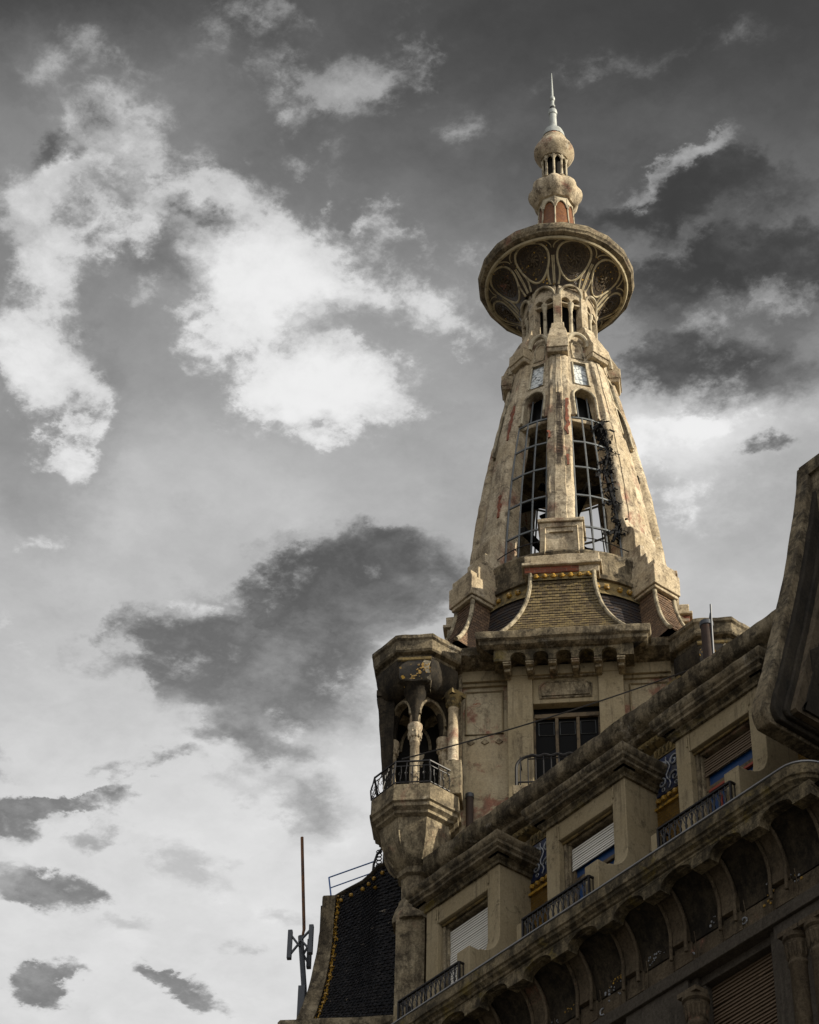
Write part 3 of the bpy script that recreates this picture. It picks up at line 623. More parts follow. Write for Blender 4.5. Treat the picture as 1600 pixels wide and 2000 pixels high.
# parapet ring with walkway
MB().lathe([(1.2,39.0),(2.14,39.02),(2.14,39.16),(2.40,39.18),(2.42,39.12),(2.40,39.06),(2.38,38.58),(2.40,38.50),(2.46,38.46),(2.46,38.36),(2.30,38.34)], 64, jit=.012).build('ring_parapet', M['dirty'], T)
ring = MB().lathe([(2.40,38.36),(2.43,38.05),(2.46,37.98),(2.50,37.92)], 64); ringo = ring.build('bead_band', M['yellow'], T)
bead0 = None
for i in range(64):
    a = i*360/64
    if bead0 is None: bead0 = MB().lathe([(0,38.10),(.045,38.12),(.066,38.17),(.045,38.22),(0,38.24)], 8, c=pol(2.44, 0, 0)[:2]).build('gold_bead', M['gold'], ringo)
    elif random.random() < .86:
        bo_ = inst(bead0, ringo, R(a+random.uniform(-.8, .8)), (0, 0, random.uniform(-.012, .012)))
pz = [38.0,37.7,37.4,37.05,36.75,36.45,36.31][::-1]; pq = [2.44,2.48,2.54,2.64,2.76,2.90,3.0][::-1]; rp_ = []
for i in range(18):
    za, zb_ = 38.0-1.69*i/18, 38.0-1.69*(i+.96)/18; rp_ += [(float(np.interp(za, pz, pq)), za), (float(np.interp(zb_, pz, pq))+.012, zb_)]
MB().lathe(rp_, 96, jit=.006).build('tiled_skirt', M['tile_dark'], T, smooth=20)
# front skirts (four faces)
def rows(n, lip):
    def f(v):
        j = int(round(v*2*n)); i = j//2
        return (i/n, 0.0) if j % 2 == 0 else ((i+.97)/n, lip)
    return f
def skirt(n0, n1, w0, w1, z0, z1, deep, mat, side, bead):
    near = lambda s: n0+(n1-n0)*s**1.75
    half = lambda s: w0+(w1-w0)*s**2.1
    zz = lambda s: z0+(z1-z0)*(1-(1-s)**1.08)
    sl_ = lambda s: s*math.hypot(z1-z0, n1-n0)
    nr = 22; rw = rows(nr, .022)
    def sf_(u, v):
        s, lip = rw(v); x = (2*u-1)*half(s); lip *= .75+.7*noise.noise(Vector((x*8, s*40, 3)))
        return (x, -near(s)-lip*.8, zz(s)-.004*noise.noise(Vector((x*9, s*30, 1)))*4-lip*.3)
    m_ = MB().grid(sf_, 22, 2*nr, lambda u, v: ((2*u-1)*half(rw(v)[0]), -sl_(rw(v)[0])))
    sk = m_.build('roof_skirt', mat, T, smooth=20)
    for s_ in (-1, 1): MB().grid(lambda u, v: (s_*half(v)*(1-.12*u), -near(v)+u*deep, zz(v)), 6, 16, lambda u, v: (u*deep+4*s_, -sl_(v))).build('skirt_side', side, sk, smooth=60)
    for s_ in (-1, 1): MB().tube([(s_*half(v), -near(v)-.01, zz(v)+.01) for v in np.linspace(0, 1, 18)], .045, 8).build('ridge_trim', M['trim'], sk)
    if bead:
        be = MB(); be.grid(lambda u, v: ((2*u-1)*(w0-.02), -n0-.012-.03*v, z0+.02-.22*v), 2, 2); be.build('bead_panel', M['yellow'], sk)
        bd_ = MB()
        for i in range(bead):
            x = -w0+.12+(2*w0-.24)*i/(bead-1); zc = z0-.1
            bd_.lathe([(0,zc-.055),(.04,zc-.045),(.06,zc),(.04,zc+.045),(0,zc+.055)], 8, c=(x, -n0-.04))
            for t in range(5): bd_.lathe([(0,zc-.03),(.022,zc),(0,zc+.03)], 5, c=(x+.075*cos(R(t*72)), -n0-.03+.0*t))
        bd_.build('gold_bead_row', M['gold'], sk)
    return sk
sk0 = skirt(2.56, 3.12, .66, 1.32, 38.36, 36.30, 1.1, M['tile_ochre'], M['tile_dark'], 7)
for k in (1, 2, 3): inst(sk0, T, R(90*k))
sk1 = skirt(2.93, 3.66, .27, .62, 38.02, 36.33, .9, M['tile_brown'], M['tile_brown'], 0)
sk1.rotation_euler = (0, 0, R(45))
for k in (1, 2, 3): inst(sk1, T, R(45+90*k))
# plinths under the front ribs
p_ = MB()
p_.box(-.46, .46, -2.36, -1.7, 38.95, 39.98); p_.box(-.50, .50, -2.40, -1.7, 39.98, 40.08)
p_.box(-.53, .53, -2.44, -1.7, 38.86, 38.95); p_.box(-.78, .78, -2.60, -1.7, 38.62, 38.86); p_.box(-.84, .84, -2.66, -1.7, 38.54, 38.62); p_.box(-.78, .78, -2.575, -1.7, 38.36, 38.54)
p_.subdiv(.2).jitter(.014)
pl0 = p_.build('rib_plinth', M['stone'], T, bevel=.015)
q_ = MB(); q_.tube([(-.36,-2.365,39.08),(.36,-2.365,39.08),(.34,-2.365,39.84),(-.34,-2.365,39.84)], .028, 4, closed=True); q_.bar((-.25,-2.38,39.7),(.25,-2.38,39.7), .05, .035)
q_.build('plinth_panel', M['stone'], pl0)
up = [(x, 38.545+.03*noise.noise(Vector((x*4, 2, 0)))) for x in np.linspace(.35, -.78, 24)]; dn = [(x, 38.37+.05*noise.noise(Vector((x*3, 9, 0)))) for x in np.linspace(-.78, .35, 24)]
MB().plate([up+dn], lambda p: (p[0], -2.595-.02*noise.noise(Vector((p[0]*5, p[1]*9, 0))), p[1]), lambda p: (p[0], -2.2, p[1])).build('exposed_brick', M['brickwork'], pl0)
for k in (1, 2, 3): inst(pl0, T, R(90*k))
# stepped buttresses on the diagonals
s_ = MB()
prof = [(1.9,38.05),(3.02,38.05),(3.02,38.80),(2.78,38.80),(2.78,39.14),(2.62,39.14),(2.62,39.50),(2.48,39.50)]+[(2.22+.26*cos(R(t)), 39.85+.40*sin(R(t))) for t in range(-10, 91, 16)]+[(2.16,40.6),(1.9,40.6)]
s_.prism(prof, lambda p, k: ((-.30, .30)[k], -p[0], p[1]))
s_.box(-.37, .37, -3.06, -2.3, 38.10, 38.62); s_.box(-.33, .33, -3.02, -2.3, 38.02, 38.10); s_.box(-.33, .33, -2.84, -2.3, 38.62, 38.98)
s_.subdiv(.22).jitter(.012)
bt0 = s_.build('stepped_buttress', M['stone'], T, bevel=.015); bt0.rotation_euler = (0, 0, R(45))
for k in (1, 2, 3): inst(bt0, T, R(45+90*k))
# thin guard wire round the walkway
MB().tube([pol(2.30, t, 39.55+.05*sin(R(t*7))) for t in range(8, 39, 3)], .012, 5).build('guard_wire', M['iron'], T)
gw = MB(); gw.tube([pol(2.30, -t, 39.5+.06*sin(R(t*5))) for t in range(8, 39, 3)], .012, 5)
gw.build('guard_wire', M['iron'], T)

# ---- tower body
bw_ = MB().box(-2.22, 2.22, -2.30, 2.30, 18, 36.02); bw_.box(-2.5, 2.5, -2.5, 2.5, 36.05, 36.28); bw_.box(-1.5, 1.5, -2.95, 2.95, 36.1, 36.325); bw_.box(-2.95, 2.95, -1.5, 1.5, 36.1, 36.318)
body = bw_.build('body_wall', M['wall'], T, smooth=0)
def facebay():
    f = MB()
    f.box(-1.16, -.66, -2.62, -2.28, 24, 35.62); f.box(.66, 1.16, -2.62, -2.28, 24, 35.62)
    f.box(-1.16, 1.16, -2.63, -2.28, 35.62, 35.86); f.box(-.66, .66, -2.53, -2.28, 34.95, 35.62); f.box(-.66, .66, -2.6, -2.28, 24, 32.60)
    o = f.build('window_bay', M['clean'], T, smooth=0, bevel=.012)
    pn = MB(); oc = [(-.52,35.08),(.52,35.08),(.52,35.38),(.42,35.48),(-.42,35.48),(-.52,35.38)]
    pn.tube([(x,-2.535,z) for x, z in oc], .03, 5, closed=True); pn.plate([[(x*.93, 35.28+(z-35.28)*.8) for x, z in oc]], lambda p: (p[0], -2.565, p[1]), lambda p: (p[0], -2.5, p[1]))
    pn.bar((-.66,-2.56,35.60),(.66,-2.56,35.60), .05, .04); pn.build('lintel_panel', M['stone2'], o, bevel=.006)
    wn = MB(); wn.box(-.655, .655, -2.36, -2.305, 32.6, 34.94); wg = wn.build('window_glass', M['glass'], o, smooth=0)
    wf = MB()
    for x in (-.2, .22): wf.box(x-.032, x+.032, -2.42, -2.37, 32.6, 34.66)
    for x in (-.64, .64): wf.box(x-.018, x+.018, -2.42, -2.37, 32.6, 34.66)
    wf.box(-.658, .658, -2.43, -2.365, 34.66, 34.76); wf.box(-.655, .655, -2.425, -2.36, 32.58, 32.68)
    wf.build('window_frame', M['wood'], o, smooth=0, bevel=.006)
    wl = MB()
    for xc in (-.41, .01, .42):
        a_ = [(xc-.15,-2.375,34.26),(xc+.15,-2.375,34.26),(xc+.15,-2.375,34.58),(xc-.15,-2.375,34.58)]; wl.tube(a_, .010, 4, closed=True)
    wl.build('leaded_light', M['steel'], o)
    bl = MB(); yb = -2.98; zb, zt_ = 32.62, 33.30
    for x in np.arange(-.9, .91, .15): bl.tube([(x,yb,zb),(x,yb,zt_)], .012, 5)
    bl.bar((-.95,yb,zb+.06),(.95,yb,zb+.06), .03, .02)
    for s2 in (-1, 1):
        bl.tube([(s2*.98,yb,zb-.05),(s2*.98,yb,zt_-.28)]+[(s2*(.70+.28*cos(R(t))), yb, zt_-.28+.28*sin(R(t))) for t in range(0, 91, 15)], .03, 6)
        bl.bar((s2*.95,yb,zb+.06),(s2*.95,-2.6,zb+.06), .025); bl.bar((s2*.9,yb,zt_-.05),(s2*.9,-2.6,zt_-.05), .025)
    pts = [(x,yb,zt_+.02*sin(x*26)) for x in np.linspace(-.72, .72, 40)]; bl.tube(pts, .032, 6); bl.tube([(x,yb,zt_-.07) for x in (-.75, .75)], .014, 5)
    bl.build('balcony_railing', M['iron'], o)
    le = MB().box(-1.05, 1.05, -3.06, -2.55, 32.34, 32.56); le.box(-.95, .95, -2.98, -2.55, 32.2, 32.34); le.build('balcony_ledge', M['stone2'], o, smooth=0, bevel=.015)
    # bracketed cornice
    cn = MB(); cn.sweep([(-1.55,-1.9),(-1.55,-3.0),(1.55,-3.0),(1.55,-1.9)], [(-.4,36.34),(.20,36.34),(.22,36.30),(.20,36.16),(.15,36.12),(.14,36.04),(.06,35.98),(-.4,35.98)], jit=.02, seglen=.16)
    cno = cn.build('bracketed_cornice', M['dirty'], o, smooth=40)
    ap = MB(); outl = [(-1.4,35.99),(-1.4,35.70)]
    xs = [-1.14+.456*i for i in range(6)]
    for i in range(5):
        xc = (xs[i]+xs[i+1])/2; outl += [(xc-.155,35.70)]+[(xc+.155*cos(R(t)), 35.78+.13*sin(R(t))) for t in range(180, -1, -20)]+[(xc+.155,35.70)]
    outl += [(1.4,35.70),(1.4,35.99)]
    ap.plate([outl], lambda p: (p[0], -3.02, p[1]), lambda p: (p[0], -2.62, p[1])); ap.build('bracket_arches', M['moss'], o)
    for x in xs:
        bb = MB(); bb.box(x-.075, x+.075, -3.0, -2.6, 35.60, 35.72); bb.box(x-.085, x+.085, -3.02, -2.6, 35.64, 35.68); bb.box(x-.06, x+.06, -2.9, -2.6, 35.52, 35.60)
        bb.build('cornice_bracket', M['stone2'], o, smooth=0, bevel=.012)
    # side wall panels with diamonds
    for s2 in (-1, 1):
        wp_ = MB(); x0, x1 = sorted((s2*1.22, s2*2.08))
        wp_.tube([(x0+.06,-2.305,34.42),(x1-.06,-2.305,34.42),(x1-.06,-2.305,35.5),(x0+.06,-2.305,35.5)], .03, 4, closed=True)
        wp_.box(x0-.05, x1+.1, -2.36, -2.28, 35.62, 35.70); wp_.box(x0-.05, x1+.1, -2.42, -2.28, 35.70, 35.98)
        wp_.build('wall_panel', M['clean'], o, bevel=.008)
    for s2 in (-1, 1):
        for i in range(3):
            x = s2*(1.36+.28*i); MB().prism([(-.08,34.22),(0,34.16),(.08,34.22),(0,34.30)], lambda p, k: (x+p[0], (-2.325, -2.29)[k], p[1])).build('diamond_inlay', M['stone2'], o)
    cs = MB(); cs.sweep([(-2.15,-2.4),(2.15,-2.4)], [(-.2,36.30),(.38,36.30),(.40,36.24),(.36,36.10),(.28,36.06),(.20,36.0),(.02,35.96),(-.2,35.96)], jit=.015); cs.build('side_cornice', M['dirty'], o, smooth=40)
    return o
fb0 = facebay()
def inst2(o, parent, rz):
    c = o.copy(); COL.objects.link(c); c.parent = parent; c.rotation_euler = (0, 0, rz)
    for ch in o.children:
        d = ch.copy(); COL.objects.link(d); d.parent = c
        for g_ in ch.children:
            e = g_.copy(); COL.objects.link(e); e.parent = d
    return c
for k in (1, 2, 3): inst(fb0, T, R(90*k))

# ---- corner turrets (oriel balconies)
def turret(lat):
    sgn = -1 if lat < 0 else 1
    o8 = R(22.5)
    c = MB()
    # corbel cup, neck and shaft
    c.lathe([(r*D8, z) for r, z in [(.5,32.62),(.93,32.60),(.96,32.58),(.96,32.26),(.985,32.24),(.985,32.19),(.94,32.16),(.94,32.08),(.90,32.05),(.86,32.02),(.85,31.97),(.76,31.92),(.74,31.75),(.68,31.5),(.58,31.28),(.45,31.12),(.35,31.04),(.35,30.98),(.38,30.96),(.37,30.90),(.29,30.86),(.28,30.42),(.33,30.36),(.34,30.28),(.40,30.15),(.46,29.95),(.46,29.85),(.2,29.8)]], 8, ph=o8)
    c.subdiv(.22).jitter(.010)
    o = c.build('corner_turret', M['stone2'], T, smooth=30); o.location = (lat, -2.4, 0); o.scale = (.885, .885, 1)
    # ribs on the cup
    pn = MB()
    for k in range(8):
        pn.tube([pol(r*D8+.004, 45*k+22.5, z) for r, z in [(.74,31.86),(.68,31.5),(.58,31.28),(.45,31.12)]], .022, 5)
    pn.build('cup_rib', M['stone2'], o)
    # canopy slab
    cp = MB()
    cp.lathe([(r*D8, z) for r, z in [(.3,36.42),(1.0,36.30),(1.04,36.26),(1.04,36.18),(1.0,36.14),(1.0,35.92),(.97,35.88),(.86,35.86),(.86,35.80),(.82,35.76),(.80,35.70),(.3,35.68)]], 8, ph=o8)
    cp.subdiv(.2).jitter(.013)
    cp.build('turret_canopy', M['dirty'], o, smooth=30)
    # vault block and fans springing from four columns
    vb = MB()
    hood = lambda z: float(np.interp(z, [35.05,35.09,35.19,35.33,35.5,35.6], [.60,.74,.83,.89,.92,.93]))
    cols = [(0,-.58),(.58,0),(-.58,0),(0,.58)]
    zc = 34.22
    fan = [(.085, zc)]+[(.085+.30*(1-cos(R(t)))+.03*t/90, zc+.94*sin(R(t))) for t in range(8, 89, 8)]
    for x, y in cols: vb.lathe(fan+[(.45, 35.2)], 28, c=(x, y))
    vb.lathe([(r*D8, z) for r, z in [(.2,35.06),(.60,35.05),(.74,35.09),(.83,35.19),(.89,35.33),(.92,35.5),(.93,35.6),(.93,35.72),(.3,35.72)]], 8, ph=o8)
    for v in vb.bm.verts:
        for q in range(8):
            dx, dy = sin(R(45*q)), -cos(R(45*q)); e = v.co.x*dx+v.co.y*dy-.925
            if e > 0: v.co.x -= dx*e; v.co.y -= dy*e
    vb.jitter(.008); vb.build('fan_vault', M['near_black'], o, smooth=40)
    for (xa, ya), (xb, yb) in ((cols[0], cols[1]), (cols[0], cols[2]), (cols[3], cols[1]), (cols[3], cols[2])):
        va, vb_ = Vector((xa, ya, 0)), Vector((xb, yb, 0)); tt = (vb_-va).normalized(); nn = Vector((tt.y, -tt.x, 0)); mid = (va+vb_)/2
        if nn.dot(mid) < 0: nn = -nn
        hole = [(-.345, 34.2), (-.345, 34.50)]+[(.345*cos(R(q)), 34.54+.42*sin(R(q))) for q in range(170, 9, -16)]+[(.345, 34.50), (.345, 34.2)]
        av = MB().plate([[(-.41, 34.2)]+hole+[(.41, 34.2), (.41, 35.12), (-.41, 35.12)]], lambda p: mid+tt*p[0]+nn*.10+Vector((0,0,p[1])), lambda p: mid+tt*p[0]-nn*.06+Vector((0,0,p[1])))
        av.tube([mid+tt*p[0]*1.06+nn*.11+Vector((0,0,p[1]+.02)) for p in hole[1:-1]], .035, 6)
        av.build('turret_arch', M['stone2'], o, smooth=40)
    # worn mosaic on the front face of the vault
    ms = MB()
    base = [(.36*cos(R(t))*(1+.06*sin(t*.13)), 35.40+.29*sin(R(t))*(1+.08*sin(t*.31))) for t in range(0, 360, 12)]
    ms.plate([base], lambda p: (p[0], -hood(p[1])-.012, p[1]), lambda p: (p[0], -hood(p[1])+.05, p[1]))
    ms.build('mosaic_patch', M['mosaic_p'], o)
    gd = MB(); rnd = random.Random(3)
    for i in range(70 if sgn < 0 else 0):
        cx_, cz_ = rnd.choice([(-.14, 35.10), (-.08, 35.22), (.24, 35.45), (.12, 35.36), (.20, 35.5), (-.02, 35.3)])
        gx, gz = cx_+rnd.gauss(0, .045), cz_+rnd.gauss(0, .05); w = rnd.uniform(.010, .024)
        if abs(gx) < .37 and gz > 35.06: gd.box(gx-w, gx+w, -hood(gz)-.024, -hood(gz)+.02, gz-w*.8, gz+w*.8)
    if sgn < 0: gd.build('gold_tessera', M['gold'], o)
    pp = MB(); pts = [(.22,35.66),(.37,35.62),(.33,35.5),(.35,35.38),(.38,35.2),(.34,35.06),(.30,35.2),(.25,35.4),(.17,35.55)]
    pp.plate([pts], lambda p: (p[0], -hood(p[1])-.018, p[1]), lambda p: (p[0], -hood(p[1])+.06, p[1])); pp.build('stucco_remnant', M['pale'], o)
    fr = MB()
    fr.sweep([(-.38,-.93),(.38,-.93)], [(-.02,35.74),(.03,35.74),(.03,35.68),(.0,35.66)]); fr.build('canopy_moulding', M['yellow'], o)
    for (x, y), mt in zip(cols, (M['stone'],)*4):
        cm = MB()
        cm.lathe([(.15,32.55),(.15,32.68),(.115,32.74),(.108,32.8),(.100,33.78),(.115,33.80),(.115,33.84),(.10,33.86),(.125,33.95),(.155,34.06),(.13,34.08),(.16,34.16),(.165,34.2),(.165,34.25),(.05,34.25)], 18, c=(x, y))
        for i in range(10):
            a = R(i*36); cm.lathe([(0,33.9),(.035,33.94),(.03,34.0),(.05,34.05),(0,34.09)], 6, c=(x+.125*cos(a), y+.125*sin(a)))
        cm.jitter(.006); cm.build('column', mt, o, smooth=50)
    # column against the tower wall, higher than the rest, with a tilted square cap
    wc = MB(); X, Y = -sgn*.83, -.34
    wc.lathe([(.17,33.42),(.12,33.5),(.112,34.72),(.125,34.74),(.125,34.78)], 18, c=(X, Y)); wc.jitter(.006)
    wc.build('wall_column', M['stone'], o, smooth=50)
    wk = MB(); wk.lathe([(.115,34.78),(.13,34.86),(.17,34.98),(.20,35.02),(.2,35.05)], 12, c=(X, Y))
    for i in range(8): a = R(i*45); wk.lathe([(0,34.82),(.04,34.88),(.04,34.95),(0,35.0)], 6, c=(X+.14*cos(a), Y+.14*sin(a)))
    wk.lathe([(.27,35.05),(.28,35.08),(.28,35.15),(.2,35.17)], 4, c=(X, Y)); wk.build('wall_column_cap', M['yellow'], o, smooth=40)
    wb2 = MB(); wb2.box(X-.2, X+.2, -.5, .2, 32.6, 33.42); wb2.box(X-.17, X+.17, -.05, .3, 33.3, 35.9); wb2.build('wall_pier', M['stone2'], o, smooth=0, bevel=.02)
    # side pier seen through the colonnade
    sp = MB(); sp.hexa([(sgn*.56,-.12,33.0),(sgn*.74,-.12,33.0),(sgn*.74,.42,33.0),(sgn*.56,.42,33.0),(sgn*.50,-.36,35.2),(sgn*.90,-.36,35.2),(sgn*.90,.42,35.2),(sgn*.50,.42,35.2)])
    sp.box(*sorted((sgn*.46, sgn*.92)), -.40, .44, 35.2, 35.34); sp.subdiv(.2).jitter(.012); sp.build('side_pier', M['near_black'], o)
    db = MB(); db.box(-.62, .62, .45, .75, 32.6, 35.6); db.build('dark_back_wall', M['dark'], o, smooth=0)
    ba = MB()
    for a_ in (0, 45): ba.tube([(-.1+.34*cos(R(t)), .42, 34.3+.62*sin(R(t))) for t in range(0, 181, 12)], .04, 6)
    ba.build('inner_arch', M['stone2'], o)
    # iron railing with a swollen belly
    rl = MB(); ap = .90
    corners = [Vector((ap*D8*sin(R(22.5+45*k)), -ap*D8*cos(R(22.5+45*k)), 0)) for k in range(8)]
    ring_ = [corners[k] for k in ((4, 5, 6, 7, 0) if sgn < 0 else (2, 1, 0, 7, 6))] if sgn < 0 else [corners[k] for k in (3, 2, 1, 0, 7)][::-1]
    ring_ = [corners[k] for k in ((5, 6, 7, 0, 1) if sgn < 0 else (6, 7, 0, 1, 2))]
    for a_, b_ in zip(ring_, ring_[1:]):
        rl.bar(a_+Vector((0,0,33.16)), b_+Vector((0,0,33.16)), .035, .025); rl.bar(a_+Vector((0,0,33.05)), b_+Vector((0,0,33.05)), .016); rl.bar(a_+Vector((0,0,32.66)), b_+Vector((0,0,32.66)), .02)
        for i in range(7):
            p = a_.lerp(b_, i/6); nrm = Vector((p.x, p.y, 0)).normalized()
            prof = [(0,32.62),(.05,32.68),(.08,32.78),(.07,32.9),(.03,33.02),(0,33.08),(0,33.16)] if i % 2 == 0 else [(0,32.62),(.05,32.70),(.02,32.8),(-.01,32.9),(.0,33.05)]
            rl.tube([p+nrm*o_+Vector((0,0,z)) for o_, z in prof], .011, 5)
            q = p+nrm*.06; rl.tube([q+Vector((.03*cos(R(t)), .03*sin(R(t))*.5, 32.83+.05*sin(R(t)))) for t in range(0, 300, 40)], .008, 4)
        p = a_; nrm = Vector((p.x, p.y, 0)).normalized(); rl.tube([p+nrm*.06+Vector((0,0,32.6)), p+nrm*.08+Vector((0,0,32.8)), p+nrm*.03+Vector((0,0,33.02)), p+Vector((0,0,33.18))], .018, 5)
    rl.build('balcony_railing', M['iron'], o)
    return o
turL = turret(-2.97)
turR = turret(3.0)
# pier carrying the left turret down the facade
pr_ = MB(); pr_.hexa([(-3.33,-2.72,20),(-2.72,-2.72,20),(-2.72,-2.0,20),(-3.33,-2.0,20),(-3.28,-2.72,29.9),(-2.74,-2.72,29.9),(-2.74,-2.0,29.9),(-3.28,-2.0,29.9)]); pr_.subdiv(.4).jitter(.012); pr_.build('turret_pier', M['stone2'], T)

# =================================================================== STREET WING
W_ = empty('street_wing', (0,0,0))
tag(W_, 'dark-stained wing with three window dormers, railed balcony on coved brackets and curved gable at right', 'building')
MB().box(.25, 24, -3.42, 9, 0, 30.75).build('wing_wall', M['stone2'], W_, smooth=0)
# coping and gutter cornice
rf = MB(); rf.sweep([(0.05,-3.42),(10.35,-3.42)], [(-.6,31.16),(.46,31.16),(.50,31.12),(.49,30.86),(.44,30.80),(.30,30.74),(.29,30.66),(.22,30.62),(.0,30.60),(-.3,30.60)], jit=.03, seglen=.12)
rf.build('gutter_cornice', M['dirty'], W_, smooth=45)
eg = MB(); eg.sweep([(0.3,-3.42),(10.3,-3.42)], [(-.02,30.60),(.17,30.60),(.19,30.53),(.13,30.46),(.06,30.44),(-.02,30.42)], jit=.012, seglen=.1)
for i in range(70):
    x = .4+i*.14; eg.tube([(x,-3.60,30.55),(x+.06,-3.585,30.47)], .03, 5)
eg.build('egg_moulding', M['yellow'], W_)
# mansard wall between the dormers: floral band, cobalt scrolls, gold tile
for k in range(3):
    x0, x1 = 2.6+3.33*k, 3.87+3.33*k
    if k == 2: x1 = 10.4
    fb = MB(); fb.box(x0, x1, -3.46, -3.40, 30.20, 30.42); 
    for i in range(12): 
        x = x0+.05+i*.1; fb.tube([(x,-3.47,30.24),(x+.03,-3.50,30.31),(x+.07,-3.48,30.38)], .028, 5)
    fb.build('floral_band', M['yellow'], W_)
    bl = MB().box(x0, x1, -3.45, -3.40, 29.40, 30.18); bo = bl.build('cobalt_frieze', M['blue'], W_, smooth=0)
    sc_ = MB()
    for i in range(4):
        xc = x0+.17+i*.32
        for zc, s2 in ((29.96, 1), (29.62, -1)):
            sc_.tube([(xc+(.13-.0085*t)*cos(.62*t)*s2, -3.47, zc+(.13-.0085*t)*sin(.62*t)) for t in range(14)], .017, 5)
        sc_.tube([(xc+.16+.05*sin(t*1.3), -3.465, 29.45+t*.075) for t in range(10)], .014, 5)
        sc_.tube([(xc+.02+.035*cos(R(t)), -3.465, 29.48+.035*sin(R(t))) for t in range(0, 360, 45)], .01, 4, closed=True)
    sc_.build('white_scroll', M['glaze'], bo)
    gt = MB(); gt.grid(lambda u, v: (x0+(x1-x0)*u, -3.46, 29.36-2.7*v), 1, 1, lambda u, v: ((x1-x0)*u, -2.7*v)); gt.box(x0, x1, -3.455, -3.42, 26.5, 29.37)
    go = gt.build('gold_tile_panel', M['goldtile'], W_, smooth=0)
    gb = MB()
    for i in range(9): gb.lathe([(0,29.23),(.04,29.24),(.055,29.28),(.04,29.32),(0,29.33)], 8, c=(x0+.07+i*.14, -3.48))
    gb.bar((x0,-3.49,29.12),(x1,-3.49,29.12), .05, .05)
    gb.build('gold_bead_row', M['gold'], go)
# dormers
def dormer(k):
    c = 1.57+3.33*k
    d = MB()
    for s2 in (-1, 1):
        xa, xb = sorted((c+s2*.70, c+s2*1.03))
        prof = [(-3.3,29.64),(-4.2,29.64),(-4.2,28.06)]+[(-4.7+.5*cos(R(t)), 28.06-.56*sin(R(t))) for t in range(10, 86, 12)]+[(-4.68,27.47),(-4.9,27.47),(-4.9,26.3),(-3.3,26.3)]
        if s2 < 0: prof = [(-3.3,29.64),(-4.2,29.64),(-4.2,26.3),(-3.3,26.3)]
        d.prism(prof, lambda p, kk: ((xa, xb)[kk], p[0], p[1]))
    d.box(c-.93, c-.80, -5.0, -4.86, 26.4, 27.12)
    d.box(c-.70, c+.70, -4.19, -3.3, 29.12, 29.64)
    d.box(c-.70, c+.70, -3.70, -3.3, 26.3, 29.12)
    o = d.build('dormer', M['clean'], W_, smooth=30, bevel=.012)
    jb = MB(); jb.box(c-.70, c-.635, -4.09, -3.7, 26.3, 29.12); jb.box(c+.635, c+.70, -4.09, -3.7, 26.3, 29.12); jb.box(c-.635, c+.635, -4.05, -3.7, 29.04, 29.12)
    jb.box(c-.635, c-.59, -4.04, -3.7, 26.3, 29.04); jb.box(c+.59, c+.635, -4.04, -3.7, 26.3, 29.04)
    jb.build('window_jamb', M['stone2'], o, smooth=0, bevel=.02)
    hb = MB().tube([(c-.7,-4.10,29.09),(c+.7,-4.10,29.09)], .025, 6); hb.build('head_bead', M['yellow'], o)
    lf = MB(); 
    for s2 in (-1, 1): lf.tube([(c+s2*.70,-4.2,29.12),(c+s2*.70,-4.215,29.42),(c+s2*.74,-4.215,29.42),(c+s2*.74,-4.215,29.22)], .016, 4)
    lf.build('ear_moulding', M['clean'], o)
    mo_ = MB(); mo_.sweep([(c-1.03,-3.35),(c-1.03,-4.2),(c+1.03,-4.2),(c+1.03,-3.35)], [(-.1,29.48),(.04,29.50),(.05,29.56),(.10,29.60),(.10,29.70),(-.1,29.72)], jit=.008)
    mo_.build('bed_moulding', M['moss'], o, smooth=40)
    cn = MB(); cn.sweep([(c-1.03,-3.2),(c-1.03,-4.2),(c+1.03,-4.2),(c+1.03,-3.2)], [(-.5,29.98),(.30,29.97),(.31,29.93),(.28,29.85),(.25,29.82),(.25,29.76),(.20,29.72),(.20,29.67),(.15,29.64),(-.5,29.64)], jit=.016, seglen=.12)
    cn.box(c-.6, c+.6, -3.8, -3.2, 29.7, 29.96)
    cn.build('dormer_cornice', M['dirty'], o, smooth=40)
    # shutters
    z0 = (26.4, 28.54, 28.61)[min(k, 2)]; mt = M['brown_sh'] if k >= 2 else M['white_sh']
    sh = MB(); z = 28.96; h = .052
    while z > z0:
        y0 = -3.97+random.uniform(-.005, .005); sh.hexa([(c-.59,y0-.022,z-h+.006),(c+.59,y0-.022,z-h+.006),(c+.59,y0,z-h+.006),(c-.59,y0,z-h+.006),(c-.59,y0-.010,z),(c+.59,y0-.010,z),(c+.59,y0+.01,z),(c-.59,y0+.01,z)]); z -= h
    so = sh.build('roller_shutter', mt, o, smooth=0)
    if k == 2: so['label'] = 'brown slatted roller shutter'
    elif k == 1: so['label'] = 'white roller shutter half lowered'
    else: so['label'] = 'white roller shutter lowered'
    if k >= 1:
        MB().box(c-.59, c+.59, -3.93, -3.88, 26.4, z0+.02).build('blue_window', M['blueglass'], o, smooth=0)
        fr = MB(); fr.box(c-.59, c+.59, -3.98, -3.92, z0-.30, z0-.23); fr.box(c-.59, c-.54, -3.97, -3.92, 26.4, z0); fr.box(c+.20, c+.235, -3.97, -3.925, 26.4, z0-.30)
        fr.build('window_frame', M['wood'], o, smooth=0)
        if k == 2:
            rd = MB(); rd.box(c-.53, c+.59, -3.985, -3.94, z0-.35, z0-.302)
            for x in (-.3, 0, .3): rd.box(c+x-.025, c+x+.025, -3.97, -3.935, 26.4, z0-.35)
            rd.bar((c+.1,-3.96,27.2),(c+.3,-3.96,27.35), .03, .02); rd.build('red_bar', M['redline'], o, smooth=0)
    return o
for k in range(3): dormer(k)
